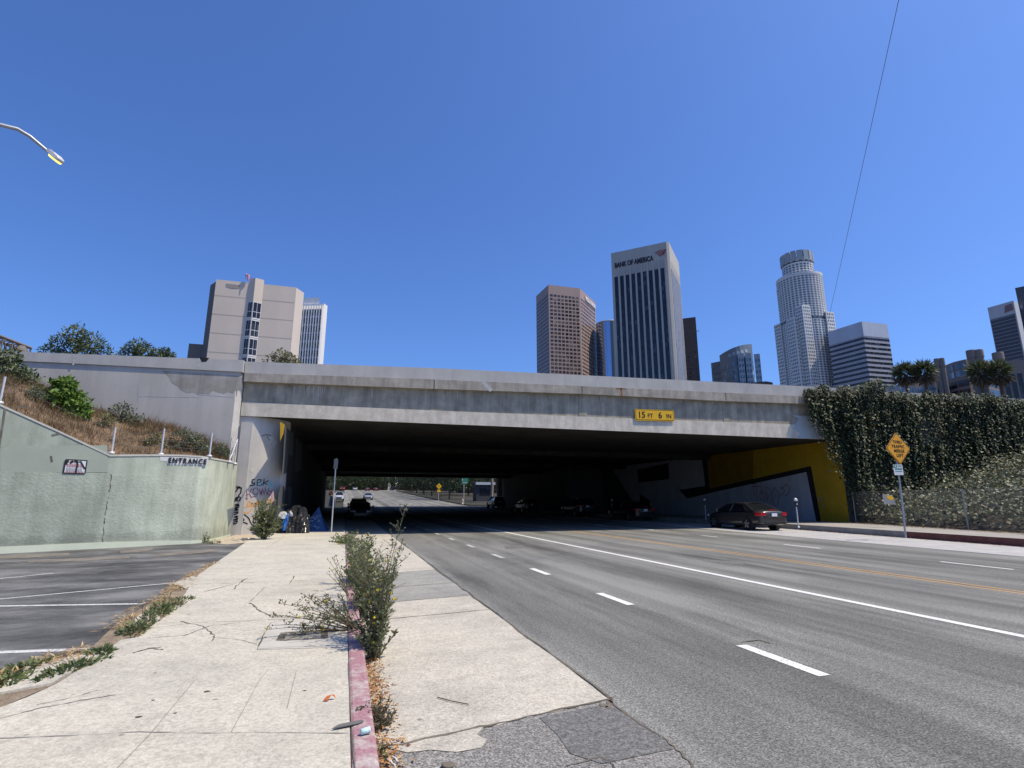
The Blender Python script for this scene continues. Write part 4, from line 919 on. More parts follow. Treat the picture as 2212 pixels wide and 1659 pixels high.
def farcar(x,dist,lb,pc,kd,rz):
    d=ray(x,1070); Y=dist; p=Vector((d[0]*Y/d[1],Y,zroad(Y)+.01)); return make_car('car',lb,'car',p,rz,pc,kd,'cars on the street beyond the underpass')
farcar(733,113,'white pickup truck standing on the far street, nearest the left edge','white','pickup',math.pi)
farcar(795,121,'silver sedan coming down the sunlit street beyond the underpass','silver','sedan',math.pi)
farcar(739,246,'bright red suv at the top of the far street','red','suv',math.pi)
farcar(766,250,'white sedan at the top of the far street between red cars','white','sedan',math.pi)
farcar(793,236,'dark red sedan driving up the far street, left of the pair','maroon','sedan',0)
farcar(811,240,'dark red sedan driving up the far street, right of the pair','maroon','sedan',0)
farcar(851,255,'black suv crossing at the top of the far street, seen side on','black','suv',rad(88))
# ================================================================== SIGNS, METERS, LAMP, WIRE
ds=thing('road_sign','amber diamond road sign reading THRU TRAFFIC MERGE LEFT on a leaning pole','road sign')
YS=17.7; base=gz(1957,1153,.268); YS=base.y; TOP=oy(1934,935,YS-.03)
k=MB(); k.tube([(base.x,base.y+.03,.1),(TOP.x,YS+.03,TOP.z-.05)],.036,10); k.build('pole',M['galv'],ds)
def off4(lst,Y): return [oy(x,y,Y) for x,y in lst]
T_,R4,B_,L_=off4(((1936.4,937.4),(1968.8,970.2),(1944,1000.6),(1910,968)),YS-.03)
cen=(T_+R4+B_+L_)/4; Fd=frame(cen,R4-L_,T_-B_); sd=((R4-L_).length+(T_-B_).length)/2/math.sqrt(2)*.985
F45=Fd@Matrix.Rotation(rad(45),4,'Z')
plate('panel',sd,sd,M['sign_amber'],F45,0,ds,.012,.06); plate('border',sd*.955,sd*.955,M['sign_black'],F45,.004,ds,.004,.05); plate('face',sd*.915,sd*.915,M['sign_amber'],F45,.008,ds,.004,.045)
for i,tx in enumerate(('THRU','TRAFFIC','MERGE','LEFT')):
    lettering(tx,.175,M['sign_black'],Fd@Matrix.Translation(((0,0,.03,.04)[i],.265-.185*i,.012)),ds,bold=.003,depth=.002,sx=1.0,spacing=1.08)
P4=off4(((1929.8,1003.5),(1949.4,1003.0),(1951,1026.2),(1932.6,1026.2)),YS-.03); cen=sum(P4,Vector())/4; F2=frame(cen,(P4[1]-P4[0])+(P4[2]-P4[3]),(P4[0]-P4[3])+(P4[1]-P4[2])); w2=(P4[1]-P4[0]).length; h2=(P4[0]-P4[3]).length
plate('parking_plate',w2,h2,M['sign_white'],F2,0,ds,.01,.03)
k=MB(); k.quad(*[F2@Vector(v) for v in ((-.46*w2,.2*h2,.004),(-.08*w2,.2*h2,.004),(-.08*w2,.46*h2,.004),(-.46*w2,.46*h2,.004))]); k.build('green_square',M['sign_green'],ds)
lettering('4',.11,M['sign_white'],F2@Matrix.Translation((-.27*w2,.33*h2,.007)),ds,bold=.006,depth=.001)
k=MB()
for x0,x1,y,w in ((.0,.42,.40,.02),(.0,.42,.30,.02),(-.38,.42,.1,.04),(-.38,.42,.03,.03),(-.36,.40,-.16,.035)): k.ribbon([F2@Vector((x0*w2,y*h2,.004)),F2@Vector((x1*w2,y*h2,.004))],w,(0,-1,0))
k.build('print',plain('teal_print',(.10,.28,.28)),ds)
# pole with the edge-on sign at the left portal
ps=thing('sign_pole','slim grey pole with a narrow edge-on sign at the left underpass entrance','road sign')
b=gz(715.5,1150,.15); k=MB(); zt_=oy(724,990,b.y).z; k.tube([(b.x,b.y,.1),(b.x,b.y,zt_)],.03,10); k.build('pole',M['galvpale'],ps)
for i,(o_,rz_) in enumerate(((.04,62),(-.05,-56))):
    Fq=Matrix.Translation((b.x+o_*.4,b.y+o_,zt_-.26))@Matrix.Rotation(rad(rz_),4,'Z')@Matrix.Rotation(rad(90),4,'X'); plate('sign_plate',.30,.46,M['sign_back'],Fq,0,ps,.008,.03)
# parking meters
def meter(p,lb):
    t=thing('parking_meter',lb,'parking meter',p,rad(-8),'parking meters along the right kerb')
    k=MB(); k.tube([(0,0,-.05),(0,0,1.0)],.03,10); k.lathe([(.07,0),(.06,.02),(.035,.05)],n=12); k.build('post',M['galvpale'],t)
    k=MB(); k.lathe([(.05,.98),(.075,1.0),(.085,1.12),(.085,1.26)],n=14,sx=1.1,sy=.75); k.build('housing',M['trim'],t)
    k=MB(); k.lathe([(.085,1.262),(.092,1.30),(.075,1.37),(.03,1.41),(.003,1.42)],n=14,sx=1.15,sy=.8); k.build('dome',M['galvpale'],t)
    k=MB(); k.box((0,-.068,1.12),(.06,.012,.05)); k.build('coin_plate',M['sign_white'],t); return t
p=gz(1725,1139,.268); m0=meter((p.x,p.y,.268),'single parking meter with a shiny dome, in sunlight right of the dark grey sedan')
for xx,yy,Y,lb in ((1571,1085,33.0,'parking meter in the shade behind the dark grey sedan'),(1407,1082,47.0,'parking meter in the shade behind the black sedan')):
    c=copy_tree(m0); c.location=(24.25,Y,.268); c['label']=lb
# street lamp
ll=thing('street_lamp','grey street lamp with a curved arm and lit yellow head, high at the left edge','street lamp')
AP=[od(x,y,14.2) for x,y in ((-330,420),(-260,330),(-180,285),(-90,264),(-10,267),(38,279),(65,295),(90,316),(108,331))]
pb_=Vector((AP[0].x-.1,AP[0].y,0)); k=MB(); k.tube([pb_+Vector((0,0,.1)),pb_+Vector((0,0,4)),AP[0]],[.12,.10,.075],10); k.lathe([(.2,0),(.2,.25),(.13,.4)],pb_,n=10); k.build('pole',M['galv'],ll)
k=MB(); k.tube(AP,[.048-.002*i for i in range(9)],10); k.build('arm',M['sign_back'],ll)
h0,h1=od(103,326,14.2),od(130,349,13.95); ax=(h1-h0).normalized(); sdv=ax.cross(Vector((0,0,1))).normalized(); upv=sdv.cross(ax)
k=MB(); rg=[]
for s,w,hh in ((0,.05,.04),(.25,.10,.07),(.6,.12,.08),(.9,.11,.06),(1.0,.07,.04)):
    c=h0.lerp(h1,s); rg.append([c+sdv*w-upv*.02,c+sdv*w*.8+upv*hh,c-sdv*w*.8+upv*hh,c-sdv*w-upv*.02])
loft(k,rg,0,False); hd=bevel(k.build('lamp_head',M['galvpale'],ll),.015)
k=MB(); rg=[]
for s,w in ((.45,.10),(.6,.115),(.88,.105),(.97,.07)):
    c=h0.lerp(h1,s); rg.append([c+sdv*w-upv*.022,c-sdv*w-upv*.022,c-sdv*w*.7-upv*.06,c+sdv*w*.7-upv*.06])
loft(k,rg); k.build('lens',M['lens'],ll)
wp=oy(1752,850,60); wq=oy(1950,-40,14); 
k=MB(); pts=[]
for i in range(40):
    s=i/39; q=wq.lerp(wp,s); q.z-=.25*math.sin(math.pi*s); pts.append(q)
pts.insert(0,wq+(wq-wp).normalized()*12); k.tube(pts,.014,6); tag(k.build('overhead_wire',M['wire']),'single dark overhead wire crossing the sky at the right','wire')
# sign gantry on the freeway
gy=thing('sign_gantry','brown steel truss of a freeway sign gantry rising behind the left parapet','gantry')
e0,e1=od(-170,660,38),od(67,752,44); dv=(e1-e0); hz=Vector((-dv.y,dv.x,0)).normalized()*.9; upz=Vector((0,0,1.35)); k=MB()
ch=[[e0,e1],[e0+hz,e1+hz],[e0-upz,e1-upz],[e0+hz-upz,e1+hz-upz]]
for a,b in ch: k.tube([a,b],.09,6)
k.build('chord',M['darkconc'],gy); k=MB()
for i in range(11):
    s=i/10; a,b,c,d=[q[0].lerp(q[1],s) for q in ch]; k.tube([a,c],.05,5); k.tube([b,d],.05,5); k.tube([a,b],.04,5)
    if i<10:
        s2=(i+1)/10; c2_=ch[2][0].lerp(ch[2][1],s2); d2=ch[3][0].lerp(ch[3][1],s2); b2=ch[1][0].lerp(ch[1][1],s2); k.tube([a,c2_],.045,5); k.tube([b,d2],.045,5); k.tube([a,b2],.04,5)
k.build('bracing',M['darkconc'],gy); k=MB(); f=e1-dv.normalized()*.8-Vector((0,0,.6)); k.tube([f,(f.x,f.y,5)],.16,10); k.lathe([(.28,-.6),(.36,.3),(.2,.5)],f,n=10); k.build('post',M['darkconc'],gy)
# ================================================================== IVY, RIGHT BANK AND FENCE
FL=[(29.0,25.4),(28.1,21.7),(26.5,15.5),(24.7,9.0),(20.6,-8)]
def fx(Y):
    for (xa,ya),(xb,yb) in zip(FL,FL[1:]):
        if Y>=yb: return xb+(xa-xb)*(Y-yb)/(ya-yb)
    return FL[-1][0]
def slz(X,Y): 
    d=max(0,X-fx(Y)); return .32+.275*d-.3*math.exp(-((d-1)**2))*.3
SL=MB(); NX,NY=30,34; vs=[]
for i in range(NX):
    for j in range(NY):
        Y=-8+33.9*j/(NY-1); X=fx(Y)+.02+28*i/(NX-1); vs.append((X,Y,slz(X,Y)-.05+uni(-.04,.04)))
SL.add(vs,[(i*NY+j,(i+1)*NY+j,(i+1)*NY+j+1,i*NY+j+1) for i in range(NX-1) for j in range(NY-1)],0,True)
struct(SL.build('slope',mat('ivy_soil',(.05,.042,.03),(.03,.026,.018),2,.95)))
# hanging ivy: clumps over the wall
def ivybot(X):
    b=lerpf([(26.3,7.0),(27.0,6.2),(27.6,5.0),(28.1,3.4),(28.6,1.8),(29.1,.3),(60,0)])(X); return b
pts=[]; 
TZ=lerpf([(oy(x,830,25.4).x,oy(x,y,25.4).z) for x,y in ((1735,842),(1760,838),(1800,834),(1855,832),(1930,846),(2010,850),(2100,853),(2212,860))])
def topz_(X): return TZ(X)-.10+.20*math.sin(X*1.9)*math.sin(X*.7+1)+.14*math.sin(X*4.3+1)+.08*math.sin(X*11)+.5*math.exp(-((X-31.6)/.7)**2)
strands=[]
for _ in range(620):   # trailing strands
    X=26.45+(52-26.45)*random.random()**1.35; z0=topz_(X)-uni(0,1.2); b=max(ivybot(X)+uni(-1.4,1.0),.1); L=(z0-b)*uni(.45,1.0); strands.append((X,z0,L))
for X,z0,L in strands:
    n=int(L/.055); ph=uni(0,6); dep=uni(.05,.5)*(1 if X>28.9 else .45)
    for i in range(n):
        z=z0-i*.055*uni(.8,1.2)
        if z<.1: break
        pts.append((X+.14*math.sin(z*1.3+ph)+uni(-.1,.1),25.40-dep+uni(-.12,.12),z))
for _ in range(9000):  # mat behind
    X=uni(28.9,50); b=ivybot(X); pts.append((X,25.66-uni(0,.08),b+(topz_(X)-.3-b)*random.random()))
for _ in range(9000):  # mat of leaves on the wall
    X=uni(28.6,50); b=ivybot(X)+uni(0,1.0); z=b+(topz_(X)-b)*random.random(); 
    if 34.6<X<37.6 and 5.0<z<7.4 and random.random()<.85: continue
    cl=math.sin(X*1.7+z*.5)+math.sin(X*.9-z*1.1+2)+.6*math.sin(X*3.7+z*2.2)
    if cl<-.15: continue
    pts.append((X,25.62-uni(0,.2)-.42*max(0,.4+.5*cl),z))
for _ in range(7500):  # crest
    X=26.5+25*random.random(); zt_=topz_(X); ov_=.55+.45*math.sin(X*.8+1)+.25*math.sin(X*2.3); pts.append((X,25.9-uni(.0,.45+max(.1,ov_)),zt_-abs(random.gauss(0,.38))+.06))
PV=np.array(pts); keep=~((PV[:,0]>34.8)&(PV[:,0]<37.4)&(PV[:,2]>5.1)&(PV[:,2]<7.3)&(rng.random(len(PV))<.6)); PV=PV[keep]
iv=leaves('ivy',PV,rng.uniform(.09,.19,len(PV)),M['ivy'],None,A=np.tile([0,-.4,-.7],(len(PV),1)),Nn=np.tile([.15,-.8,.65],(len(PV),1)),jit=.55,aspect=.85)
tag(iv,'dark glossy ivy hanging over the right end of the overpass and its wall','ivy',kind='stuff')
n=34000; Y=rng.uniform(2,25.3,n); D_=rng.random(n)**1.1*22; X=np.array([fx(y) for y in Y])+.15+D_; Z=np.array([slz(x,y) for x,y in zip(X,Y)])+rng.uniform(0,.55,n)*(1+.7*np.sin(X*2.1+Y*1.7))+np.where(D_<2.2,rng.random(n)**1.5*1.5*(.6+.4*np.sin(Y*1.9)),0)+np.maximum(0,np.sin(X*1.1+Y*.8)*np.sin(X*.6-Y*1.3))*rng.random(n)*.9
PV=np.stack([X,Y,Z],1); vis=X<Y*1.95+2; PV=PV[vis]
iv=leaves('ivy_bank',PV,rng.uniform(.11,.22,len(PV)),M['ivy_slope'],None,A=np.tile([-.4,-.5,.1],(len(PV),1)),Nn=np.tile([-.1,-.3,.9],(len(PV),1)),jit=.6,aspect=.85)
tag(iv,'sunlit ivy ground cover on the bank behind the chain link fence','ivy',kind='stuff')
cf=thing('chain_link_fence','grey chain link fence along the back of the right pavement, overgrown with ivy','fence')
FP_=[Vector((fx(y)-.03,y,0)) for y in (25.3,21.6,18.0,14.6,11.2,8.0)]
for q in FP_:
    k=MB(); k.tube([(q.x,q.y,.05),(q.x,q.y,2.1)],.03,8); k.build('post',M['galv'],cf)
k=MB()
for a,b in zip(FP_,FP_[1:]):
    dv=b-a; L=dv.length; dr=dv/L; H=1.75; z0=.3; st=.115
    for sg in(1,-1):
        s=-H
        while s<L:
            s0,s1=(s,s+H) if sg>0 else (s+H,s); za,zb_=z0,z0+H
            # clip to panel
            def pt(u): return s0+(s1-s0)*u
            us=[u for u in (0,1)]
            lo_u,hi_u=0,1
            if s1!=s0:
                ua,ub=sorted(((0-s0)/(s1-s0),(L-s0)/(s1-s0))); lo_u,hi_u=max(0,ua),min(1,ub)
            if hi_u-lo_u>.02:
                A0=a+dr*pt(lo_u)+Vector((0,0,za+H*lo_u)); A1=a+dr*pt(hi_u)+Vector((0,0,za+H*hi_u)); k.tube([A0,A1],.0032,3,cap=False,smooth=False)
            s+=st
    k.tube([a+Vector((0,0,2.05)),b+Vector((0,0,2.05))],.006,5)
k.build('mesh',M['wire_grey'],cf)
bd=thing('discarded_board','bent white and yellow board caught behind the chain link fence beside the sign pole','board')
k=MB(); Yb=20.6; q=[oy(x,y,Yb) for x,y in ((1906,1067),(1928,1070),(1936,1090),(1909,1089))]; q2=[p+Vector((.05,.04,0)) for p in q]; k.add(q+q2,[(0,1,2,3),(7,6,5,4),(0,4,5,1),(1,5,6,2),(2,6,7,3),(3,7,4,0)]); k.build('panel',mat('grubby_white',(.30,.31,.31),(.22,.23,.23),6,.7),bd)
k=MB(); k.poly([oy(x,y,Yb-.004) for x,y in ((1915,1070),(1927,1071),(1931,1079),(1922,1080),(1917,1076))]); k.build('yellow_print',M['sign_yellow'],bd)
# ================================================================== SHRUBS ON THE LEFT BANK, TREES BEHIND
def pxblobs(lst,Y,base,depth=1.0):
    out=[]
    for x,y,r in lst:
        c=oy(x,y,Y+uni(-.3,.3)); rr=(oy(x+r,y,Y)-oy(x,y,Y)).length; out.append((c.x-base[0],c.y-base[1],c.z-base[2],rr,rr*depth,rr*.92))
    return out
def bankz(X,Y):
    best=min(GV,key=lambda p:(p.x-X)**2+(p.y-Y)**2); return best.z
for lb,lst,Y,mt,n,L,nm,tr in (
    ('bright green leafy bush on the dry bank, above the parking lot wall',[(128,858,46),(158,880,34),(98,848,34),(140,835,24),(165,895,26)],22.6,M['leaf_bush'],3600,.19,'bush',.05),
    ('dark green tree-like bush at the left edge, highest on the bank',[(10,800,45),(50,818,32),(-50,790,60),(20,775,26)],23.2,M['leaf_tree'],2600,.17,'bush',.07),
    ('small sparse grey green bush against the grey retaining wall',[(262,893,24),(285,903,22),(248,888,16),(302,912,12),(268,878,13)],23.8,M['leaf_grey'],620,.12,'bush',.025),
    ('olive dry shrub behind the fence posts, near the corner of the green wall',[(395,950,28),(425,957,22),(372,958,18),(440,968,14)],22.0,M['leaf_grey'],1700,.10,'bush',.03)):
    c=oy(lst[0][0],lst[0][1],Y); base=(c.x,c.y,bankz(c.x,c.y)); tree(nm,lb,base,pxblobs(lst,Y,base),n,L,mt,'bushes on the left bank',tr,'bush',aspect=.45)
for lb,x,y,w_,Y,mt in (('low brownish shrub on the bank just right of the bright green bush',222,905,20,22.4,'leaf_olive'),('low olive shrub on the bank behind the second fence post from the right group',335,950,18,22.0,'leaf_olive'),('small dull green shrub on the bank left of the bright green bush',72,850,18,21.6,'leaf_grey'),('small dull shrub at the right end of the bank beside the braced post',476,972,14,23.4,'leaf_grey')):
    c=oy(x,y,Y); base=(c.x,c.y,bankz(c.x,c.y)); tree('bush',lb,base,pxblobs([(x,y,w_),(x+w_*.8,y+5,w_*.7),(x-w_*.7,y+4,w_*.6)],Y,base),700,.09,M[mt],'bushes on the left bank',.02,'bush',aspect=.35)
for lb,lst,Y,mt,n,L in (
    ('broad round-topped green tree behind the left parapet',[(165,722,28),(135,745,30),(195,742,32),(110,762,26),(225,764,24),(165,755,36)],62,M['leaf_tree'],3000,.34),
    ('smaller green tree behind the parapet, right of the broad tree',[(300,748,20),(282,760,22),(312,760,24),(335,766,16),(268,768,12)],62,M['leaf_tree'],1300,.33),
    ('wispy grey green treetop behind the parapet, far right of the tree group',[(357,762,13),(365,768,12),(345,770,10)],64,M['leaf_grey'],500,.38),
    ('pale olive treetop in front of the beige tower',[(605,774,22),(625,780,20),(585,782,18),(640,786,12)],64,M['leaf_olive'],1300,.36)):
    c=oy(lst[0][0],lst[0][1],Y); base=(c.x,c.y,4.0); tree('tree',lb,base,pxblobs(lst,Y,base),n,L,mt,'trees behind the freeway',.22,aspect=.4)
def palm(x,y,w,dist,lb):
    c=od(x,y,dist); t=thing('palm_tree',lb,'palm tree',(c.x,c.y,0),uni(0,6),'palm trees behind the ivy wall')
    rw_=w*dist/1187*.5*1.15; k=MB(); k.tube([(0,0,0),(.1,0,c.z*.5),(0,0,c.z-.2)],[.32,.26,.2],10); k.build('trunk',M['bark'],t)
    def fronds(nm,n,lo_,hi_,R0,mt_,cz):
        d=unit(rng.normal(size=(n*3,3))); d=d[(d[:,2]>lo_)&(d[:,2]<hi_)][:n]; P=np.array([0,0,cz])+d*R0*rng.uniform(.15,.5,(len(d),1))
        A=d+np.array([0,0,-.12]); V,F=leafdata(P,R0*rng.uniform(.45,.75,len(d)),A=A,jit=.35,aspect=.16); return npmesh(nm,V,F,mt_,t)
    fronds('crown',520,-.45,1,rw_*1.0,M['palm_leaf'],c.z+.15*rw_); fronds('skirt',320,-1,-.35,rw_*1.05,M['palm_dead'],c.z-.1*rw_); return t
for x,y,w,lb in ((1954,808,38,'bushy palm tree, leftmost of the four, close to the striped tower'),(1996,804,38,'palm tree with bare trunk, second from left of the four'),(2117,806,38,'palm tree in front of the brown drum-topped building, third of the four'),(2158,806,38,'rightmost palm tree, in front of the dark slab tower')): palm(x,y,w,118,lb)
# ================================================================== TOWERS
def xy(x,y,z): p=gz(x,y,z); return Vector((p.x,p.y))
def outn(a,b):
    d=Vector((b.x-a.x,b.y-a.y)); n=Vector((d.y,-d.x)).normalized(); mid=(a+b)/2
    if n.dot(mid)>0: n=-n
    return n
def wq_(a,b,u0,u1,z0,z1,off):
    n=outn(a,b)*off; p=a.lerp(b,u0)+n; q=a.lerp(b,u1)+n; return [(p.x,p.y,z0),(q.x,q.y,z0),(q.x,q.y,z1),(p.x,p.y,z1)]
def grid(a,b,cols,rows,z0,z1,fw,fh,off=.08,m0=.02,m1=.98):
    out=[]
    for r in range(rows):
        for c in range(cols):
            u=m0+(m1-m0)*(c+(1-fw)/2)/cols; u2=m0+(m1-m0)*(c+(1+fw)/2)/cols; dz=(z1-z0)/rows; za=z1-(r+1)*dz+dz*(1-fh)/2; out.append(wq_(a,b,u,u2,za,za+dz*fh,off))
    return out
def put_windows(t,quads,mt,name='window',limit=100,mats=None):
    for i,q in enumerate(quads[:limit]):
        k=MB(); k.quad(*q); k.build(name,mt if mats is None else random.choice(mats),t)
    if len(quads)>limit:
        k=MB()
        for q in quads[limit:]: k.quad(*q)
        o=k.build(name,mt,t); o['kind']='stuff'
def back_of(pts,depth):
    a,b=pts[0],pts[-1]; d=((a+b)/2).normalized()*depth; return [b+d,a+d]
def slabtower(t,front,z,m,depth,name='wall',z0=-5):
    k=MB(); k.prism([tuple(p) for p in front+back_of(front,depth)],z0,z); return k.build(name,m,t)
# -- beige windowless block with a glazed stair bay
z=60; t=thing('office_tower','beige concrete block with a glazed stair bay, behind the left of the overpass','tower')
c=[xy(*q,z) for q in ((455.2,611.6),(467.3,603.4),(540.2,612.0),(553.3,607.2),(568.9,612.8),(640,621),(656.6,632.4))]
fr=[c[1],c[2],c[4],c[5]]
slabtower(t,[c[1],c[5]],z,M['beige'],34)
k=MB(); nb=(c[1]+c[5])/2; nb=nb.normalized()*22; k.prism([tuple(c[0]),tuple(c[1]+Vector((.02,.0))),tuple(c[1]+nb),tuple(c[0]+nb)],-5,z-.6); k.build('side_wall',M['darkconc'],t)
k=MB(); a=xy(438,768,14); k.prism([tuple(c[0]+Vector((-3.6,1))),tuple(c[0]+Vector((-.02,1))),tuple(c[0]+nb),tuple(c[0]+nb+Vector((-3.6,0)))],-5,od(445,735,158).z); k.build('annex',M['darkconc'],t)
k=MB(); k.prism([tuple(c[5]+Vector((.02,0))),tuple(c[6]),tuple(c[6]+nb*1.4),tuple(c[5]+nb*1.4)],-5,z-.05); k.build('side_wall',M['cream'],t)
n_=outn(c[1],c[5]); q1=c[1].lerp(c[5],.405)+n_*.03; q2=c[1].lerp(c[5],.585)+n_*.03; ap=(q1+q2)/2+n_*.95-(q2-q1)*.06
k=MB(); k.prism([tuple(q1),tuple(ap),tuple(q2)],-5,z+1.2); k.build('stair_bay',M['beige'],t)
k=MB()
for i in range(9): k.quad(*wq_(c[1],c[5],0,.402,z-4.6-5.25*i,z-4.5-5.25*i,.04)); k.quad(*wq_(c[1],c[5],.59,1,z-4.6-5.25*i,z-4.5-5.25*i,.04))
k.build('panel_joint',M['beige_line'],t)
k=MB(); k.poly([ (lambda p:(p.x,p.y,zz))(c[1].lerp(c[5],u)+n_*.05) for u,zz in ((.12,z-.9),(.30,z-1.0),(.29,z-2.0),(.2,z-2.2),(.13,z-1.9))]); k.build('stain',M['beige_line'],t)
for i in range(9):
    zt_=z-5.6-5.2*i
    for a,b in ((q1,ap),(ap,q2)):
        n2=outn(a,b); fmk=MB(); fmk.quad(*wq_(a,b,.22 if a is q1 else .04,.97,zt_-4.9,zt_,.06)); f=fmk.build('window',M['whitec'],t)
        k=MB(); u0,u1=(.26,.93) if a is q1 else (.10,.93); um=(u0+u1)/2
        for ua,ub in ((u0,um-.025),(um+.025,u1)):
            k.quad(*wq_(a,b,ua,ub,zt_-2.75,zt_-.2,.10)); k.quad(*wq_(a,b,ua,ub,zt_-4.5,zt_-2.95,.10))
        k.build('pane',M['wdark'],f)
ws=thing('windsock','small red and white windsock on the roof of the beige block','windsock'); w0=od(530,606,156); k=MB(); k.tube([(w0.x,w0.y,58.5),(w0.x,w0.y,od(530,594,156).z)],.09,6); k.build('pole',M['galv'],ws)
k=MB(); zt_=od(530,593,156).z; k.tube([(w0.x,w0.y,zt_),(w0.x+.7,w0.y,zt_-.2),(w0.x+.6,w0.y,zt_-1.6)],[.3,.34,.16],8); k.build('sock',plain('windsock_red',(.62,.22,.25)),ws)
# -- white gridded block behind it
z=92; t=thing('office_tower','white office block with a fine grid of dark windows, just right of the beige block','tower')
a,b=xy(652,657,z),xy(700,655.5,z); e=xy(707.6,661,z); slabtower(t,[a,b,e],z,M['whitec'],40)
k=MB(); p,q=xy(656,652,z),xy(690,651,z); d=((p+q)/2).normalized(); k.prism([tuple(p+d*4),tuple(q+d*4),tuple(q+d*16),tuple(p+d*16)],z-1,z+3.4); k.build('penthouse',M['whitec'],t)
put_windows(t,grid(a,b,8,14,z-58,z-2.5,.62,.74,.1,.04,.97),M['wdark'])
k=MB()
for i in range(9):
    u=.04+.93*i/8; nn=outn(a,b); p=a.lerp(b,u); k.prism([tuple(p+nn*.9+Vector((-.22,0))),tuple(p+nn*.9+Vector((.22,0))),tuple(p+Vector((.22,0))),tuple(p+Vector((-.22,0)))],z-62,z-1.2)
k.build('fin',M['whitec'],t)
# -- brown granite tower
z=215; t=thing('skyscraper','reddish brown angled tower with a grid of small windows','skyscraper')
c=[xy(*q,z) for q in ((1158.2,639.8),(1184.6,615),(1252.4,622.9),(1285.7,653.6))]
slabtower(t,c,z,M['brown'],40)
put_windows(t,grid(c[1],c[2],8,29,z-124,z-9,.72,.56,.1,.03,.97),M['wbrown'],limit=100,mats=[M['wbrown'],M['wbrown'],M['wdark'],M['wgrey']])
k=MB()
for q in grid(c[2],c[3],10,29,z-124,z-9,.74,.56,.1,.03,.97)+grid(c[0],c[1],1,29,z-124,z-9,.98,.45,.08): k.quad(*q)
o=k.build('window',M['wbrown'],t); o['kind']='stuff'
nn=outn(c[2],c[3]); k=MB(); k.quad(*wq_(c[2],c[3],.30,.99,z-8.6,z-3.2,.5)); k.build('sign_board',M['brown'],t)
pm_=c[2].lerp(c[3],.645)+nn*.7; lettering('WELLS FARGO',5.6,M['letter_white'],frame((pm_.x,pm_.y,z-5.9),((c[3]-c[2]).x,(c[3]-c[2]).y,0),(0,0,1)),t,bold=.22,depth=.1,sx=.86)
# -- round mirror-glass tower
z=190; t=thing('skyscraper','round blue mirror glass tower between the brown tower and the bank tower','skyscraper'); d0=od(1317,700,560); r=(xy(1289,704,z)-Vector((d0.x,d0.y))).length*.0+14.5
k=MB(); k.lathe([(r,-5),(r,d0.z-1.2)],(d0.x,d0.y,0),n=48); k.build('shaft',M['mirror'],t); k=MB(); k.lathe([(r+.25,d0.z-1.2),(r+.25,d0.z),(r-2,d0.z+.3)],(d0.x,d0.y,0),n=48); k.build('roof_rim',M['paleblue'],t)
k=MB()
for i in range(24):
    an=2*math.pi*i/24; k.tube([(d0.x+(r+.05)*math.cos(an),d0.y+(r+.05)*math.sin(an),40),(d0.x+(r+.05)*math.cos(an),d0.y+(r+.05)*math.sin(an),d0.z-1.2)],.12,4,cap=False)
k.build('mullion',M['steelblue'],t)
# -- bank tower with vertical ribs
z=224; t=thing('skyscraper','tall grey bank tower with dark vertical window strips and BANK OF AMERICA lettering','skyscraper')
c=[xy(*q,z) for q in ((1319.8,547.3),(1438.9,522.1),(1444.8,522.9),(1466.3,568.1))]
bk=c[0]+(c[3]-c[2]); k=MB(); k.prism([tuple(p) for p in c+[bk]],-5,z); k.build('wall',M['stone'],t)
A0,B0=c[0],c[1]; ztp=z-24
Sx=[]
for a,b in ((c[0],c[1]),(c[2],c[3])):
    nn=outn(a,b); rb=MB(); cols=9 if a is c[0] else 11
    for i in range(cols):
        u0=.045+.93*i/cols; u1=.045+.93*(i+(.70 if cols==9 else .62))/cols; k=MB(); k.quad(*wq_(a,b,u0,u1,20,ztp,.12)); k.build('window_strip',M['wbank'],t)
        if i<cols-0:
            ua=u1; ub=.045+.93*(i+1)/cols; p=a.lerp(b,ua); q=a.lerp(b,ub); rd=1.0 if cols==9 else .17; rb.prism([tuple(p+nn*rd),tuple(q+nn*rd),tuple(q+nn*.01),tuple(p+nn*.01)],20,ztp+8)
    rb.build('rib',M['stone'],t)
nn=outn(c[0],c[1]); pm_=c[0].lerp(c[1],.41)+nn*.4
Fb_=frame((pm_.x,pm_.y,z-13.2),((c[1]-c[0]).x,(c[1]-c[0]).y,0),(0,0,1)); wl=(c[1]-c[0]).length
o=lettering('BANK OF AMERICA',6.6,M['letter_navy'],Fb_,t,bold=.24,depth=.15); xs_=[v.co for v in o.data.vertices]
ww=max((Fb_.inverted()@v).x for v in xs_)-min((Fb_.inverted()@v).x for v in xs_); o.data.transform(Fb_@Matrix.Diagonal((.70*wl/ww,1,1,1))@Fb_.inverted())
pl_=c[0].lerp(c[1],.885)+nn*.4; Fl=frame((pl_.x,pl_.y,z-9.8),((c[1]-c[0]).x,(c[1]-c[0]).y,0),(0,0,1)); k=MB()
for y0,(xa,xb) in enumerate(((-3.2,3.6),(-1.4,4.3),(.4,4.9))):
    q=[(-4.2+y0*1.5,1.3-y0*1.7),(-1.2+y0*1.3,2.7-y0*1.7),(2.6+y0*.8,2.9-y0*1.4),(1.6+y0*.8,2.0-y0*1.4),(-1.0+y0*1.3,1.7-y0*1.7),(-2.8+y0*1.5,.4-y0*1.7)]
    k.poly([Fl@Vector((x*1.15,y,0)) for x,y in q])
k.poly([Fl@Vector((x*1.15,y,.0)) for x,y in ((3.0,2.9),(5.0,2.6),(2.6,-2.4),(.9,-1.6))]); k.build('logo',M['logo_red'],t)
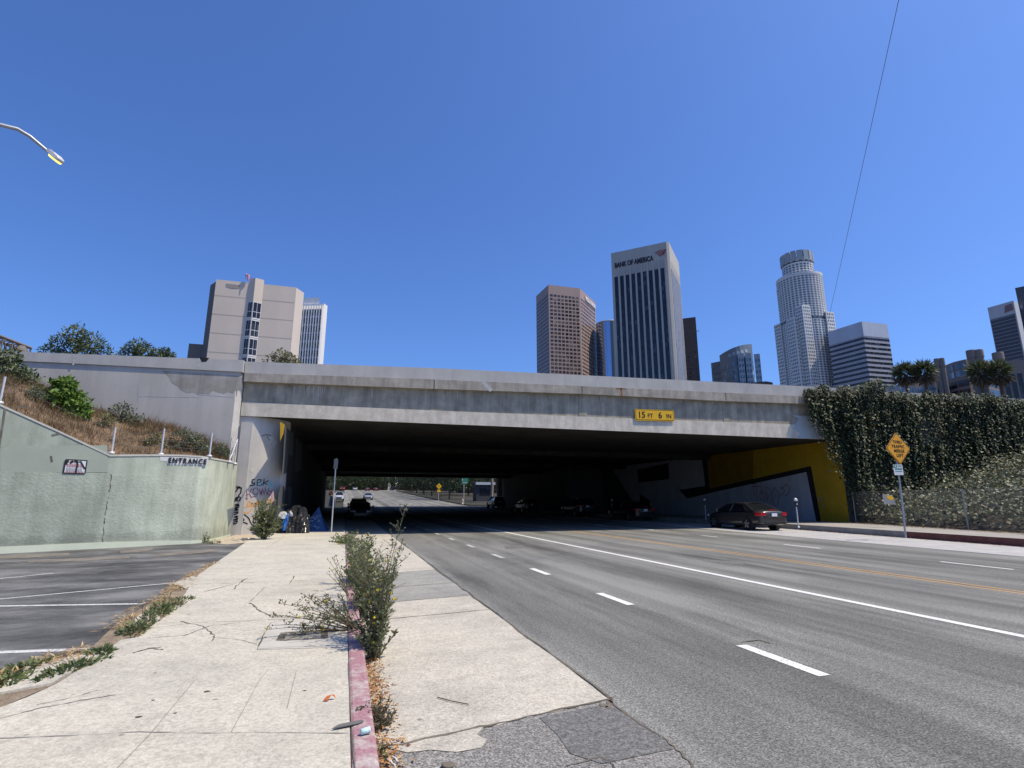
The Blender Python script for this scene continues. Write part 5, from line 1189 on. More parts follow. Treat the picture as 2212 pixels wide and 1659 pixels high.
# -- dark brown tower behind it
z=180; t=thing('skyscraper','dark brown narrow tower close behind the right side of the bank tower','skyscraper')
a,b=xy(1455,690.5,z),xy(1502.4,684.6,z); slabtower(t,[a,b],z,M['brown_dark'],24)
put_windows(t,grid(a,b,6,16,z-100,z-34,.62,.42,.1,.05,.96),M['wbrown'])
pm_=a.lerp(b,.72)+outn(a,b)*.2; lettering('WELLS FARGO',2.6,plain('letter_dim',(.20,.17,.16)),frame((pm_.x,pm_.y,z-15),((b-a).x,(b-a).y,0),(0,0,1)),t,depth=.1)
# -- curved blue glass tower
z=120; t=thing('office_tower','low blue grey tower with a curved top, stepped side wings and pale slabs','tower')
a,b=xy(1535.7,784.2,z),xy(1560.8,779.2,z); zz=z
slabtower(t,[a,b],z,M['steelblue'],26,'wing')
put_windows(t,grid(a,b,1,11,z-56,z-3,.94,.45,.1),M['wblue'])
f0=od(1554,768,470); f1=od(1623.6,743.3,470); k=MB(); P=[]; tops=[]
for i in range(9):
    s=i/8; x=1554+69.6*s; y=768-24.7*(1-(1-s)**2.0); p=od(x,y,470-14*math.sin(math.pi*s)); P.append((p.x,p.y)); tops.append(p.z)
bkp=[(p[0]*1.07,p[1]*1.07) for p in reversed(P)]; k.prism(P+bkp,-5,tops+list(reversed(tops))); k.build('curved_block',M['steelblue'],t)
k=MB()
for i in range(8):
    for r in range(12):
        zc=tops[i]-12-r*5.2; a_,b_=Vector(P[i]),Vector(P[i+1]); k.quad(*wq_(a_,b_,.06,.94,zc-2.6,zc,.15))
o=k.build('window',M['wblue'],t)
k=MB()
for i in range(2,7):
    a_,b_=Vector(P[i]),Vector(P[i+1]); k.quad(*wq_(a_,b_,.15,.8,tops[i]-6,tops[i]-3.5,.2))
k.build('rooftop_letters',M['paleblue'],t)
for x0,x1,y in ((1593,1606,763.5),(1609,1622,763),(1628,1641,764.5)):
    a,b=[Vector((od(x,y,452).x,od(x,y,452).y)) for x in(x0,x1)]; zt_=od((x0+x1)/2,y,452).z; slabtower(t,[a,b],zt_,M['paleblue'],10,'slab_wing'); put_windows(t,grid(a,b,2,12,zt_-58,zt_-3,.6,.55,.1),M['wblue'])
# -- low dark roof just over the parapet
t=thing('low_roof','low dark slanted roof peeking over the parapet under the curved tower','roof'); k=MB(); a,b,c_=od(1599,829,210),od(1655,823.5,210),od(1669,826,210); d=Vector((a.x,a.y,0)).normalized()*14
k.prism([(a.x,a.y),(b.x,b.y),(c_.x,c_.y),(c_.x+d.x,c_.y+d.y),(a.x+d.x,a.y+d.y)],-2,[a.z,b.z,c_.z,c_.z,a.z]); k.build('roof',M['brown_dark'],t)
# -- tall round crowned tower
t=thing('skyscraper','tallest pale stepped tower with a round crown, left of the overhead wire','skyscraper')
C0=od(1721,565,760); Cc=Vector((C0.x,C0.y)); vd=Cc.normalized(); er=Vector((vd.y,-vd.x)); px=(xy(1753,565,C0.z)-xy(1689,565,C0.z)).length/64
zof=lambda y:od(1721,y,760).z
def cyl(name,cen,r,z0,z1,m,n=40): k=MB(); k.lathe([(r,z0),(r,z1)],(cen.x,cen.y,0),n=n,smooth=False); return k.build(name,m,t)
r0=30*px; ztop_us=zof(553)
cyl('shaft',Cc,r0,0,zof(566),M['uswhite']); cyl('crown',Cc,r0*1.03,zof(575),ztop_us-9,M['uswhite'],16)
k=MB()
for i in range(16):
    an=2*math.pi*(i+.5)/16; d=Vector((math.cos(an),math.sin(an))); s_=Vector((-d.y,d.x)); p=Cc+d*r0*1.03; k.prism([tuple(p-s_*r0*.17+d*.6),tuple(p+s_*r0*.17+d*.6),tuple(p+s_*r0*.17-d*2),tuple(p-s_*r0*.17-d*2)],zof(574),ztop_us)
k.build('crown_fin',M['paleblue'],t)
k=MB(); k.tube([(Cc.x,Cc.y,ztop_us-4),(Cc.x,Cc.y,ztop_us+8)],.35,5); k.build('mast',M['galv'],t)
r1=44*px; cyl('drum',Cc,r1,0,zof(607),M['uswhite']); cyl('drum_rim',Cc,r1+.4,zof(609),zof(604),M['uswhite'])
blocks=[]
for kk_,(ang,dist_,hw_,yt) in enumerate(((200,31,11,622),(270,43,10,678),(-18,43,10,690),(245,40,11,700),(182,44,9.5,697))):
    an=rad(ang); d=er*math.cos(an)+vd*math.sin(an); cc=Cc+d*dist_*px; e1_=(er+vd).normalized(); e2_=(er-vd).normalized(); h_=hw_*px
    P=[cc+e1_*h_+e2_*h_,cc+e1_*h_-e2_*h_,cc-e1_*h_-e2_*h_,cc-e1_*h_+e2_*h_]; k=MB(); k.prism([tuple(p) for p in P],0,zof(yt)); k.build('corner_block',M['uswhite'],t); blocks.append((P,zof(yt)))
WQ=[]
def cylwin(r,z0,z1,rows,n,fw,fh):
    out=[]
    fa=math.atan2(-vd.y,-vd.x)
    for rr in range(rows):
        for i in range(n):
            an=fa+math.pi*(i+.5-n/2)/n; a2=math.pi/n*fw/2; dz=(z1-z0)/rows; za=z1-dz*(rr+1)+dz*(1-fh)/2; p=Cc+Vector((math.cos(an-a2),math.sin(an-a2)))*(r+.15); q=Cc+Vector((math.cos(an+a2),math.sin(an+a2)))*(r+.15); out.append([(p.x,p.y,za),(q.x,q.y,za),(q.x,q.y,za+dz*fh),(p.x,p.y,za+dz*fh)])
    return out
W1=cylwin(r0,zof(606),zof(580),5,13,.62,.55); W2=cylwin(r1,zof(845),zof(611),46,19,.60,.52); WB=[]
for P,zt_ in blocks:
    cc=sum(P,Vector((0,0)))/4
    for i in range(4):
        a,b=P[i],P[(i+1)%4]; mid=(a+b)/2
        if (mid-cc).dot(mid)<0: 
            n=(mid-cc).normalized(); rows=int((zt_-zof(845))/4.4)
            for q in grid(a,b,4,rows,zof(845),zt_-1,.5,.5,.15,.06,.94): WB.append(q)
put_windows(t,W1+WB[:35],M['wus']); k=MB()
for q in WB[35:]+W2: k.quad(*q)
o=k.build('window',M['wus'],t); o['kind']='stuff'
k=MB(); k.lathe([(r1+.3,zof(704)),(r1+.3,zof(699))],(Cc.x,Cc.y,0),n=40); k.lathe([(r0+.3,zof(577)),(r0+.3,zof(572.5))],(Cc.x,Cc.y,0),n=40); k.build('dark_band',M['wus'],t)
# -- striped office tower
z=200; t=thing('skyscraper','square grey tower with horizontal window bands and a pale blue top','skyscraper')
c=[xy(*q,z) for q in ((1795.3,715),(1861,694.4),(1916,700.3))]; c[0]=c[1].lerp(c[0],1.12)
slabtower(t,c,z,M['bandlight'],40)
k=MB()
for a,b in ((c[0],c[1]),(c[1],c[2])): k.quad(*wq_(a,b,0,1,z-17,z-.2,.2))
k.build('top_band',M['bandtop'],t)
for a,b in ((c[0],c[1]),(c[1],c[2])):
    put_windows(t,grid(a,b,1,17,z-112,z-17,1.0,.46,.12,0,1),M['wdark'],'window_band')
k=MB(); a,b=xy(1905,835,88),xy(1945,830,88); k.prism([tuple(a),tuple(b),tuple(b*1.08),tuple(a*1.08)],0,88); k.build('podium',M['bandlight'],t)
# -- brown grey building with drum towers
t=thing('office_building','brown grey concrete building with round drum tops and blue glass bays behind the palms','office building')
z=75; P=[xy(x,y,z) for x,y in ((2010,803),(2037,791),(2060,782),(2085,776),(2125,777),(2150,785),(2185,800))]; slabtower(t,P,z,M['rustconc'],50)
def drum(x0,x1,yt,yb,dist,nm='drum'):
    a,b=od(x0,yt,dist),od(x1,yt,dist); r=(b-a).length/2; c_=(a+b)/2; k=MB(); zb_=od((x0+x1)/2,yb,dist).z; zt_=od((x0+x1)/2,yt,dist).z
    k.lathe([(r*.82,zb_-60),(r*.82,zb_),(r*.97,zb_),(r,zb_+.6),(r,zt_-.6),(r*.95,zt_)],(c_.x,c_.y,0),n=28,smooth=False); k.build(nm,M['rustconc'],t)
dd=P[3].length-6
for x0,x1,yt,yb in ((2016,2029,775,793),(2027,2040,774,793),(2085,2108,757,775),(2102,2124,756,773),(2103,2123,774,792),(2141,2168,762,779),(2168,2187,784,797)): drum(x0,x1,yt,yb,dd)
for a,b,cols in ((P[1],P[2],2),(P[2],P[3],2),(P[4],P[5],2),(P[5],P[6],2)):
    put_windows(t,grid(a,b,cols,2,z-9,z-1,.9,.8,.1),M['wblue'],'window'); put_windows(t,grid(a,b,1,2,z-20,z-10,.96,.7,.1),M['wdark'],'window_band')
    put_windows(t,grid(a,b,cols*2,5,z-60,z-22,.82,.9,.15),M['wblue'],'window')
k=MB()
for i in range(0,13):
    s=i/12*(len(P)-1); j=min(int(s),len(P)-2); p=P[j].lerp(P[j+1],s-j); k.lathe([(.8,-5),(.8,z-21)],(p.x*.992,p.y*.992,0),n=8)
k.build('column',M['rustconc'],t)
# left low link building and right low block
t=thing('office_building','low dark concrete link building behind the two left palms','office building'); a,b=xy(1935,798,70),xy(2018,800,70); slabtower(t,[a,b],64,M['rustconc'],30); put_windows(t,grid(a,b,6,4,30,62,.85,.6,.1),M['wblue'])
t=thing('office_building','low brown concrete podium with tall dark windows at the right edge','office building'); a,b=xy(2165,822,55),xy(2260,815,55); slabtower(t,[a,b],64,M['rustconc'],30); put_windows(t,grid(a,b,6,1,15,60,.7,.9,.1),M['wdark'])
# -- dark slab with pale top, and the darker one behind it
z=190; t=thing('skyscraper','dark blue slab tower with a pale grey top band, near the right edge','skyscraper'); c=[xy(*q,z) for q in ((2132.9,665.2),(2189,649),(2199,655))]
slabtower(t,c,z,M['slabtop'],40); 
k=MB(); k.quad(*wq_(c[0],c[1],.03,.955,20,z-13,.3)); k.build('window_wall',M['slabdark'],t)
k=MB(); k.poly([ (lambda p:(p.x,p.y,zz))(c[0].lerp(c[1],u)+outn(c[0],c[1])*.3) for u,zz in ((.60,z-10),(.66,z-3),(.93,z-2.5),(.94,z-9))]); k.build('roof_sign',plain('sign_brown',(.22,.14,.14)),t)
k=MB()
for r in range(40):
    zz=z-14-r*3.6; k.quad(*wq_(c[0],c[1],.035,.95,zz-.25,zz,.36))
k.build('floor_line',M['slabtop'],t)
z=215; t=thing('skyscraper','darkest slab tower cut off by the right edge','skyscraper'); a,b=xy(2192.4,622.2,z),xy(2270,606,z); slabtower(t,[a,b],z,M['slabdark'],40)
put_windows(t,grid(a,b,7,1,z-26,z-10,.8,.9,.2),M['wgrey']); put_windows(t,grid(a,b,1,26,z-130,z-30,1,.4,.2,0,1),M['wdark'],'window_band')
# ================================================================== BEYOND THE UNDERPASS
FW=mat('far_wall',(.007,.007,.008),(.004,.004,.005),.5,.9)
def on(x,Y): d=ray(x,1060); return d[0]*Y/d[1]
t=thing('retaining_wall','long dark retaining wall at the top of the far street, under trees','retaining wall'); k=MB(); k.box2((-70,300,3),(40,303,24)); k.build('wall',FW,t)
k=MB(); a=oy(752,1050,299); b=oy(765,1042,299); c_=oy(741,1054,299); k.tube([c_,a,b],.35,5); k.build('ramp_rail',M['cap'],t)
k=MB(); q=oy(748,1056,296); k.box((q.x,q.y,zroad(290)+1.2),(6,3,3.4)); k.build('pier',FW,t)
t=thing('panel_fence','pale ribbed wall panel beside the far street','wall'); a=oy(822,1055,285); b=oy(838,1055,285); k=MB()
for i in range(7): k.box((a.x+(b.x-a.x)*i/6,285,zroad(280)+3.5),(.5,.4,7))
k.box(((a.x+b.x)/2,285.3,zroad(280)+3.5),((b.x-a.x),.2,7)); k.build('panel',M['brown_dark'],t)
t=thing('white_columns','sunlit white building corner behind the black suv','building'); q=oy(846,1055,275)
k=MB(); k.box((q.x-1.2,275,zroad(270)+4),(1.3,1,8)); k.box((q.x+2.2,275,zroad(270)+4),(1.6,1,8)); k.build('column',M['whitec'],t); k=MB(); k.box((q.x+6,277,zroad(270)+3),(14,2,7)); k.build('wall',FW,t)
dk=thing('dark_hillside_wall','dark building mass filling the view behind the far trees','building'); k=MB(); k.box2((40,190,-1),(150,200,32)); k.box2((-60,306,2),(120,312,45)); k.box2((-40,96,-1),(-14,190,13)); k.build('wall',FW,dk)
for x,Y,h_,r_,lb in ((770,282,12,6,'dark tree over the retaining wall, leftmost beyond the underpass'),(800,288,13,6.5,'dark tree over the retaining wall, second from left beyond the underpass'),(845,268,13,6,'tree above the black suv with sunlit yellow green tips'),(742,286,13,7,'dark tree filling the left corner of the far street end'),(822,284,13,6.5,'dark tree between the ribbed wall panel and the dark red sedans'),(885,215,13,7,'dense dark street tree right of the black suv'),(915,190,12,6.5,'dense dark street tree left of the yellow signs'),(972,165,11,6.5,'dense dark street tree right of the yellow signs'),(1012,150,11,6,'dense dark street tree behind the green street sign')):
    X=on(x,Y); zb_=zroad(Y); tree('street_tree',lb,(X,Y,zb_),[(0,0,h_*.6,r_,r_,h_*.42),(r_*.5,-r_*.3,h_*.36,r_*.8,r_*.8,h_*.28),(-r_*.5,r_*.2,h_*.36,r_*.8,r_*.8,h_*.28)],3200,.6,M['leaf_dark'],'trees beyond the underpass',.25,gap=False)
for X,Y,h_,r_,lb in ((22.2,120,15,5.0,'dark kerbside tree nearest the far end of the underpass'),(22,132,16,5.6,'dark kerbside tree, second beyond the underpass'),(22.4,147,16,6,'dark kerbside tree, third beyond the underpass'),(22.8,165,16,6,'dark kerbside tree, fourth beyond the underpass'),(23.5,188,16,6.5,'dark kerbside tree, farthest of the row beyond the underpass'),(-7.5,120,14,5.5,'dark tree left of the far street, behind the white pickup'),(-9,160,15,6.5,'dark tree left of the far street, behind the red suv')):
    tree('street_tree',lb,(X,Y,zroad(Y)),[(0,0,h_*.62,r_,r_,h_*.36),(r_*.5,-r_*.3,h_*.38,r_*.7,r_*.7,h_*.27),(-r_*.5,r_*.2,h_*.40,r_*.7,r_*.7,h_*.27)],3000,.5,M['leaf_dark'],'trees beyond the underpass',.2,gap=False)
# far right pavement
k=MB(); k.prism([(19.9,89),(40,89),(60,240),(21,240),(19.2,130)],-.5,[zroad(89)+.16,zroad(89)+.16,zroad(240)+.16,zroad(240)+.16,zroad(130)+.16]); struct(k.build('pavement',M['far_ground']))
def farsign(x,yb,Y,lb,kind):
    X=on(x,Y); zb_=zroad(Y)+.15; t=thing('street_sign',lb,'street sign',(X,Y,zb_)); zt_=oy(x,{'y':1045,'g':1027}[kind],Y).z-zb_
    k=MB(); k.tube([(0,0,-.2),(0,0,zt_)],.06,8); k.build('pole',M['galvpale'],t)
    if kind=='y':
        Fq=Matrix.Translation((0,-.08,zt_-.5))@Matrix.Rotation(rad(90),4,'X'); plate('diamond',.85,.85,M['sign_yellow'],Fq@Matrix.Rotation(rad(45),4,'Z'),0,t); plate('lower_plate',.65,.5,M['sign_yellow'],Fq@Matrix.Translation((0,-.95,0)),0,t)
        k=MB(); k.ribbon([(-.22,-.095,zt_-.45),(.22,-.095,zt_-.45)],.1,(0,-1,0)); k.build('arrow',M['sign_black'],t)
    else:
        w=14.5*Y/1187*.98; h_=12.5*Y/1187; Fq=Matrix.Translation((w*.12,-.08,oy(x,1039,Y).z-zb_))@Matrix.Rotation(rad(90),4,'X'); plate('panel',w,h_,M['sign_green'],Fq,0,t); 
        k=MB(); k.ribbon([Fq@Vector((-.4*w,.05*h_,.01)),Fq@Vector((-.4*w,.35*h_,.01))],.14,(0,-1,0)); k.ribbon([Fq@Vector((-.3*w,-.32*h_,.01)),Fq@Vector((.35*w,-.32*h_,.01))],.1,(0,-1,0)); k.build('print',M['sign_white'],t)
farsign(948,1075,112,'yellow diamond warning sign with a lower plate, far beyond the underpass','y')
farsign(1002,1084,95,'green street sign high on a pale pole beyond the underpass','g')
X=on(996,93); t=thing('fire_hydrant','small pale fire hydrant on the corner below the green street sign','hydrant',(X+.3,93,zroad(93)+.15)); k=MB(); k.lathe([(.16,0),(.16,.06),(.11,.08),(.11,.55),(.15,.58),(.14,.66),(.08,.78),(.03,.84)],n=14); k.build('barrel',M['cream'],t); k=MB(); k.tube([(-.22,0,.42),(.22,0,.42)],.06,8); k.build('outlet',M['galvpale'],t)
t=thing('kiosk','grey kiosk with a dark window at the far right end of the underpass','kiosk',(on(1044,108),108,zroad(108))); k=MB(); k.box((0,0,1.9),(3.6,3,3.8)); k.build('wall',mat('kiosk_grey',(.06,.062,.065),(.045,.047,.05)),t); k=MB(); k.box((0,-1.52,2.0),(2.2,.06,1.3)); k.build('window',M['wdark'],t); k=MB(); k.box((0,-1.7,3.6),(4.0,.5,.5)); k.build('fascia',M['slabtop'],t)
X=on(1061,100); t=thing('palm_tree','sunlit pale palm trunk at the right end of the underpass view','palm tree',(0,0,0)); k=MB(); k.tube([(X,100,-1),(X+.2,100,4),(X,100,9)],[.3,.25,.22],9); k.build('trunk',mat('pale_bark',(.36,.29,.22),(.22,.17,.12),6,.9),t)
k=MB(); V0=[]
for i in range(24):
    a=uni(0,6.28); k.ribbon([(X,100,9),(X+math.cos(a)*1.0,100+math.sin(a)*1.0,9.5),(X+math.cos(a)*1.8,100+math.sin(a)*1.8,8.8)],[.1,.25,.02],(0,0,1))
k.build('fronds',M['palm_leaf'],t)
# ================================================================== CAMP BY THE LEFT PORTAL
def lump(name,c,size,mt,par,seed=0,wr=.12,nu=40,nv=22,sq=3.0,fold=9):
    """draped lumpy heap: superellipsoid with vertical folds, flat on the ground"""
    vs=[];r_=random.Random(seed); ph=[r_.uniform(0,6.28) for _ in range(8)]
    for j in range(nv+1):
        v=math.pi/2*j/nv
        for i in range(nu):
            u=2*math.pi*i/nu; cu,su=math.cos(u),math.sin(u); k_=(abs(cu)**sq+abs(su)**sq)**(-1/sq); hz_=max(0.0,math.cos(v))**.45
            w=1+wr*(math.sin(fold*u+ph[0]+v*1.5)*.6+math.sin(fold*1.7*u+ph[1])*.4)*math.cos(v)+wr*.5*math.sin(5*v+3*u+ph[2])
            vs.append((c[0]+size[0]*cu*k_*hz_*w,c[1]+size[1]*su*k_*hz_*w,c[2]+size[2]*max(0.0,math.sin(v))**.75*(1+wr*.9*math.sin(3*u+ph[3])+wr*.5*math.sin(7*u+ph[4]))))
    fs=[(j*nu+i,j*nu+(i+1)%nu,(j+1)*nu+(i+1)%nu,(j+1)*nu+i) for j in range(nv) for i in range(nu)]
    k=MB(); k.add(vs,fs,0,True); return k.build(name,mt,par)
blackbag=mat('black_plastic',(.012,.012,.013),(.05,.05,.05),14,.10,.8,bump=1.0,bscale=7,bdist=.35)
bluecloth=mat('blue_cloth',(.02,.09,.34),(.03,.14,.45),5,.6,.3,bump=.6,bscale=12,bdist=.03); whitebag=mat('white_plastic',(.55,.57,.58),(.35,.36,.38),7,.35,.5,bump=1,bscale=12,bdist=.05)
p=sp(629,1152); t=thing('covered_cart','cart heaped under black plastic with blue cloth and white bags, beside the blue tent','cart',(p.x,p.y+.35,p.z))
lump('black_tarp',(.20,0,0),(.46,.42,.98),blackbag,t,3,.17,90,30,4.5,17); lump('black_tarp',(-.26,.1,.05),(.46,.40,.80),blackbag,t,5,.17,80,26,4.5,15)
lump('blue_cloth',(-.26,-.25,.12),(.14,.2,.62),bluecloth,t,8,.16,40,16,2.4,7); lump('white_bag',(-.36,-.12,.62),(.24,.24,.24),whitebag,t,9,.2,30,12,2.2,5); lump('white_bag',(-.06,-.2,.72),(.14,.16,.2),whitebag,t,10,.2,30,12,2.2,5); lump('red_cloth',(-.62,.1,.05),(.16,.22,.42),mat('dark_red_cloth',(.16,.03,.035),(.09,.02,.025),6,.8),t,11,.2,30,12,2.2,6)
k=MB()
for q in(-.5,-.1,.2,.5): k.lathe([(.06,-.02),(.06,.02)],(q,-.4,.06),'x',12)
k.build('wheel',M['tyre'],t)
p=sp(679,1148); t=thing('tent','blue tarp tent with pale scribbles, pitched on the pavement under the overpass','tent',(p.x-.02,p.y+.5,p.z))
Ax=(.12,.1,1.12); ring=[(-.78,-.38,0),(-.30,-.50,0),(.15,-.52,0),(.55,-.40,0),(.66,.5,0),(-.8,.6,0)]
k=MB(); NS=12; vs=[]
for r in ring:
    for s in range(NS+1):
        f=s/NS; vs.append((r[0]+(Ax[0]-r[0])*f,r[1]+(Ax[1]-r[1])*f,r[2]+(Ax[2]-r[2])*f-.09*math.sin(math.pi*f)))
n=len(ring)
for i in range(n):
    a=i*(NS+1);b=((i+1)%n)*(NS+1)
    k.add([vs[a+s] for s in range(NS+1)]+[vs[b+s] for s in range(NS+1)],[(s,NS+1+s,NS+2+s,s+1) for s in range(NS)],0,True)
k.build('canopy',mat('blue_tarp',(.025,.075,.20),(.02,.055,.15),4,.5,.4,bump=.8,bscale=7,bdist=.05),t); k=MB()
for _ in range(16):
    x,z_=uni(-.55,.25),uni(.08,.7); x=x*(1-z_/1.3); y=-.50+.54*z_; pp=[(x+.06*i*math.cos(uni(0,3)),y-.02+.035*0,z_+uni(-.05,.07)) for i in range(4)]; k.ribbon(pp,.025,(0,-1,.5))
k.build('scribble',mat('pale_scribble',(.25,.34,.45),(.20,.28,.38),4,.7),t)
p=Vector((-1.7,88,zroad(88))); t=thing('bundle','pale cloth bundle standing in sunlight at the far left end of the underpass','bundle',tuple(p)); lump('cloth',(0,0,0),(.45,.4,1.9),whitebag,t,21,.15,30,16,2.2,6); lump('cap',(-.2,.1,1.7),(.35,.35,.6),mat('dark_red_cap',(.12,.05,.05),(.08,.03,.03),5,.8),t,22,.2,20,10,2.2,5)
# ================================================================== WEEDS
def W(x,y,z=.01): q=gz(x,y,z); return (q.x,q.y,z)
G_='weeds growing along the red kerb'
b=W(806,1432)
weed('weed','tall bushy green weed with yellow flowers, nearest along the red kerb',(b[0]+.02,b[1]+.15,0),[(uni(-.20,.20),uni(-.3,.5),uni(.25,1.05) if random.random()<.8 else uni(1.0,1.3),uni(.9,1.8)) for _ in range(46)],M['leaf_weed'],G_,.045,66,.05,.12)
weed('weed','single tall thin stalk with grey green leaves rising above all the other kerb weeds',(.50,6.95,0),[(.28,.1,1.62,1.6),(.24,.12,1.2,1.5)],M['leaf_grey'],G_,.040,120,.0,.2,spread=.55)
weed('weed','sprawling weed leaning over the pavement, with dark seed heads and yellow flowers',(.28,6.9,.12),[(uni(-.95,-.2),uni(-.6,.25),uni(.2,.62),uni(.7,1.2)) for _ in range(26)],M['leaf_weed'],G_,.036,40,.05,.75,stem_mat=M['stem_dry'])
weed('weed','bushy kerb weed behind the nearest one, with slender upright stems',(.36,8.3,0),[(uni(-.24,.22),uni(-.7,.7),uni(.3,1.15),uni(.9,1.8)) for _ in range(48)],M['leaf_weed'],G_,.05,56,.04,.12)
weed('weed','yellow green upright weed in the kerb gap, third back from the camera',(.33,10.4,0),[(uni(-.26,.24),uni(-.9,1.0),uni(.3,1.05),uni(.9,1.7)) for _ in range(60)],M['leaf_weed2'],G_,.06,60,.03,.1)
weed('weed','thin dry flowering stalks leaning left from the kerb gap',(.2,9.2,.1),[(uni(-.4,-.1),uni(-.2,.3),uni(.35,.75),1.1) for _ in range(8)],M['leaf_weed'],G_,.035,14,.15,.8,stem_mat=M['stem_dry'])
b=W(742,1183); weed('weed','low green weed at the kerb end in front of the underpass shadow',(b[0]+.02,b[1],.05),[(uni(-.5,.55),uni(-1.2,1.6),uni(.2,.62),uni(.8,1.4)) for _ in range(34)],M['leaf_weed2'],G_,.075,34,.03,.1)
b=W(808,1568); weed('weed','small dry brownish weed in the gutter beside the foreground kerb',(b[0]+.03,b[1],0),[(uni(-.14,.13),uni(-.16,.2),uni(.08,.22),1.0) for _ in range(34)],leafmat('leaf_dryweed',[(.07,.06,.035),(.12,.10,.06),(.10,.12,.06),(.17,.14,.10)]),G_,.026,34,.0,.1,stem_mat=M['stem_dry'],sr=.003)
b=W(815,1632); rosette('weed','tiny green weed in the gutter at the bottom of the view',(b[0],b[1],.0),.07,.12,.07,120,.035,M['leaf_weed'],G_)
b=sp(568,1166); weed('bush','tall wild bush with pale blossom at the foot of the graffiti covered corner',(b.x,b.y+.2,.13),[(uni(-.5,.55),uni(-.5,.4),uni(.5,1.55),uni(.9,1.5)) for _ in range(95)],M['leaf_weed'],None,.09,56,.06,.1,cat='bush',flower_mat=M['flower'])
b=sp(543,1135); weed('bush','small red flowering plant against the graffiti, left of the tall wild bush',(b.x-.1,26.0,.13),[(uni(-.25,.25),uni(-.3,.1),uni(.5,.95),1.2) for _ in range(10)],M['leaf_weed'],None,.06,20,1.0,.0,cat='bush',flower_mat=M['flower_red'])
b=gz(445,1172,LZ); weed('weed','small weed at the foot of the green wall',(b.x,b.y,LZ),[(uni(-.15,.15),uni(-.2,.1),uni(.15,.42),1.1) for _ in range(10)],M['leaf_weed'],'weeds by the parking lot',.05,22); b=gz(462,1174,LZ); rosette('weed','low weed at the foot of the green wall, right of the taller small weed',tuple(b),.3,.2,.12,120,.07,M['leaf_weed'],'weeds by the parking lot')
for x,y,rx,ry,h_,n,L,mt,an,lb in ((52,1450,.13,.30,.06,300,.06,'leaf_lot',-.15,'leafy green weed patch on the lot edge, nearest the left edge of the view'),(20,1478,.14,.20,.08,240,.06,'leaf_weed2',-.1,'yellowish weed patch at the left edge of the view'),
    (150,1452,.09,.42,.07,420,.06,'leaf_lot',-.42,'long leafy weed growing in the pavement crack, second clump from the left edge'),(216,1416,.12,.15,.07,280,.06,'leaf_lot',0,'dense leafy weed at the end of the long pavement crack'),
    (292,1368,.16,.28,.16,320,.06,'leaf_weed',0,'green weed tuft among straw on the lot edge'),(318,1352,.10,.18,.22,160,.055,'leaf_weed',0,'upright weed tuft just beyond the straw'),(345,1330,.15,.28,.22,300,.065,'leaf_weed2',0,'bright grassy weed tuft on the pavement edge'),(378,1312,.13,.2,.12,160,.05,'leaf_olive',0,'dry olive weed tuft beyond the bright grassy one'),(398,1298,.18,.15,.06,140,.05,'leaf_weed2',0,'flat weed patch, farthest along the broken pavement edge')):
    b=gz(x,y,LZ); rosette('weed',lb,(b.x,b.y,LZ+.005),rx,ry,h_,n,L,M[mt],'weeds by the parking lot',an)
# straw, dead leaves
P=[]
for i in range(len(outer)-1):
    for _ in range(330):
        a=gz(*outer[i],LZ).lerp(gz(*outer[i+1],LZ),random.random()); b=gz(*inner[i],LZ).lerp(gz(*inner[min(i+1,len(inner)-1)],LZ),random.random())
        q=a.lerp(b,min(1.1,max(-.15,random.gauss(.4,.33)))); P.append((q.x,q.y,LZ+uni(.015,.05)))
P=np.array(P); m_=(np.sin(P[:,0]*9)+np.sin(P[:,1]*4.3+P[:,0]*3))>-.35; P=P[m_]
tag(leaves('straw',P,rng.uniform(.04,.12,len(P)),M['straw'],None,Nn=np.tile([0,0,1.0],(len(P),1)),jit=.35,aspect=.14,flat=.22),'pale straw and dead grass on the dirt strip between lot and pavement','straw',kind='stuff')
P=np.array([(.29+abs(random.gauss(0,.075))+.02,uni(3.2,6.2),uni(.008,.03)) for _ in range(1100)]+[(.32+abs(random.gauss(0,.08)),uni(6,14),uni(.008,.03)) for _ in range(700)])
tag(leaves('dead_leaves',P,rng.uniform(.018,.05,len(P)),M['litterleaf'],None,Nn=np.tile([0,0,1.0],(len(P),1)),jit=.45,aspect=.5,flat=.25),'brown dead leaves filling the gutter beside the red kerb','dead leaves',kind='stuff')
# ================================================================== SMALL THINGS ON THE GROUND
ub=thing('utility_cover','utility cover with a dark frame set in the pavement beside the sprawling weed','utility cover'); q=[sp(*v,.006) for v in ((604,1383),(614,1366),(700,1362),(702,1378))]
k=MB(); 
for a,b,w in ((q[0],q[1],.075),(q[1],q[2],.045),(q[2],q[3],.075),(q[3],q[0],.035)): k.ribbon([a,b],w,(0,0,1))
k.build('frame',M['crack'],ub); k=MB(); k.poly([v-Vector((0,0,.003)) for v in q]); k.build('lid',M['sidewalk'],ub)
def litter(name,lb,cat,x,y,fn,z=None): p=sp(x,y) if z is None else gz(x,y,z); t=fn(p); tag(t,lb,cat); return t
def flatbit(name,p,pts,m,th=.008,lift=.005,curl=0.0):
    k=MB(); n=len(pts); top=[(p.x+a,p.y+b,p.z+lift+th+curl*(abs(a)+abs(b))) for a,b in pts]; bot=[(x,y,z-th) for x,y,z in top]
    k.add(bot+top,[tuple(range(n,2*n)),tuple(reversed(range(n)))]+[(i,(i+1)%n,n+(i+1)%n,n+i) for i in range(n)]); return k.build(name,m)
p=sp(752,1571); o=flatbit('cardboard_scrap',p,[(-.10,-.035),(.06,.0),(.10,.03),(.085,.055),(-.06,.02)],mat('grey_card',(.13,.125,.12),(.16,.15,.14),9),.006,.012); tag(o,'flat dark grey scrap lying across the red kerb','scrap')
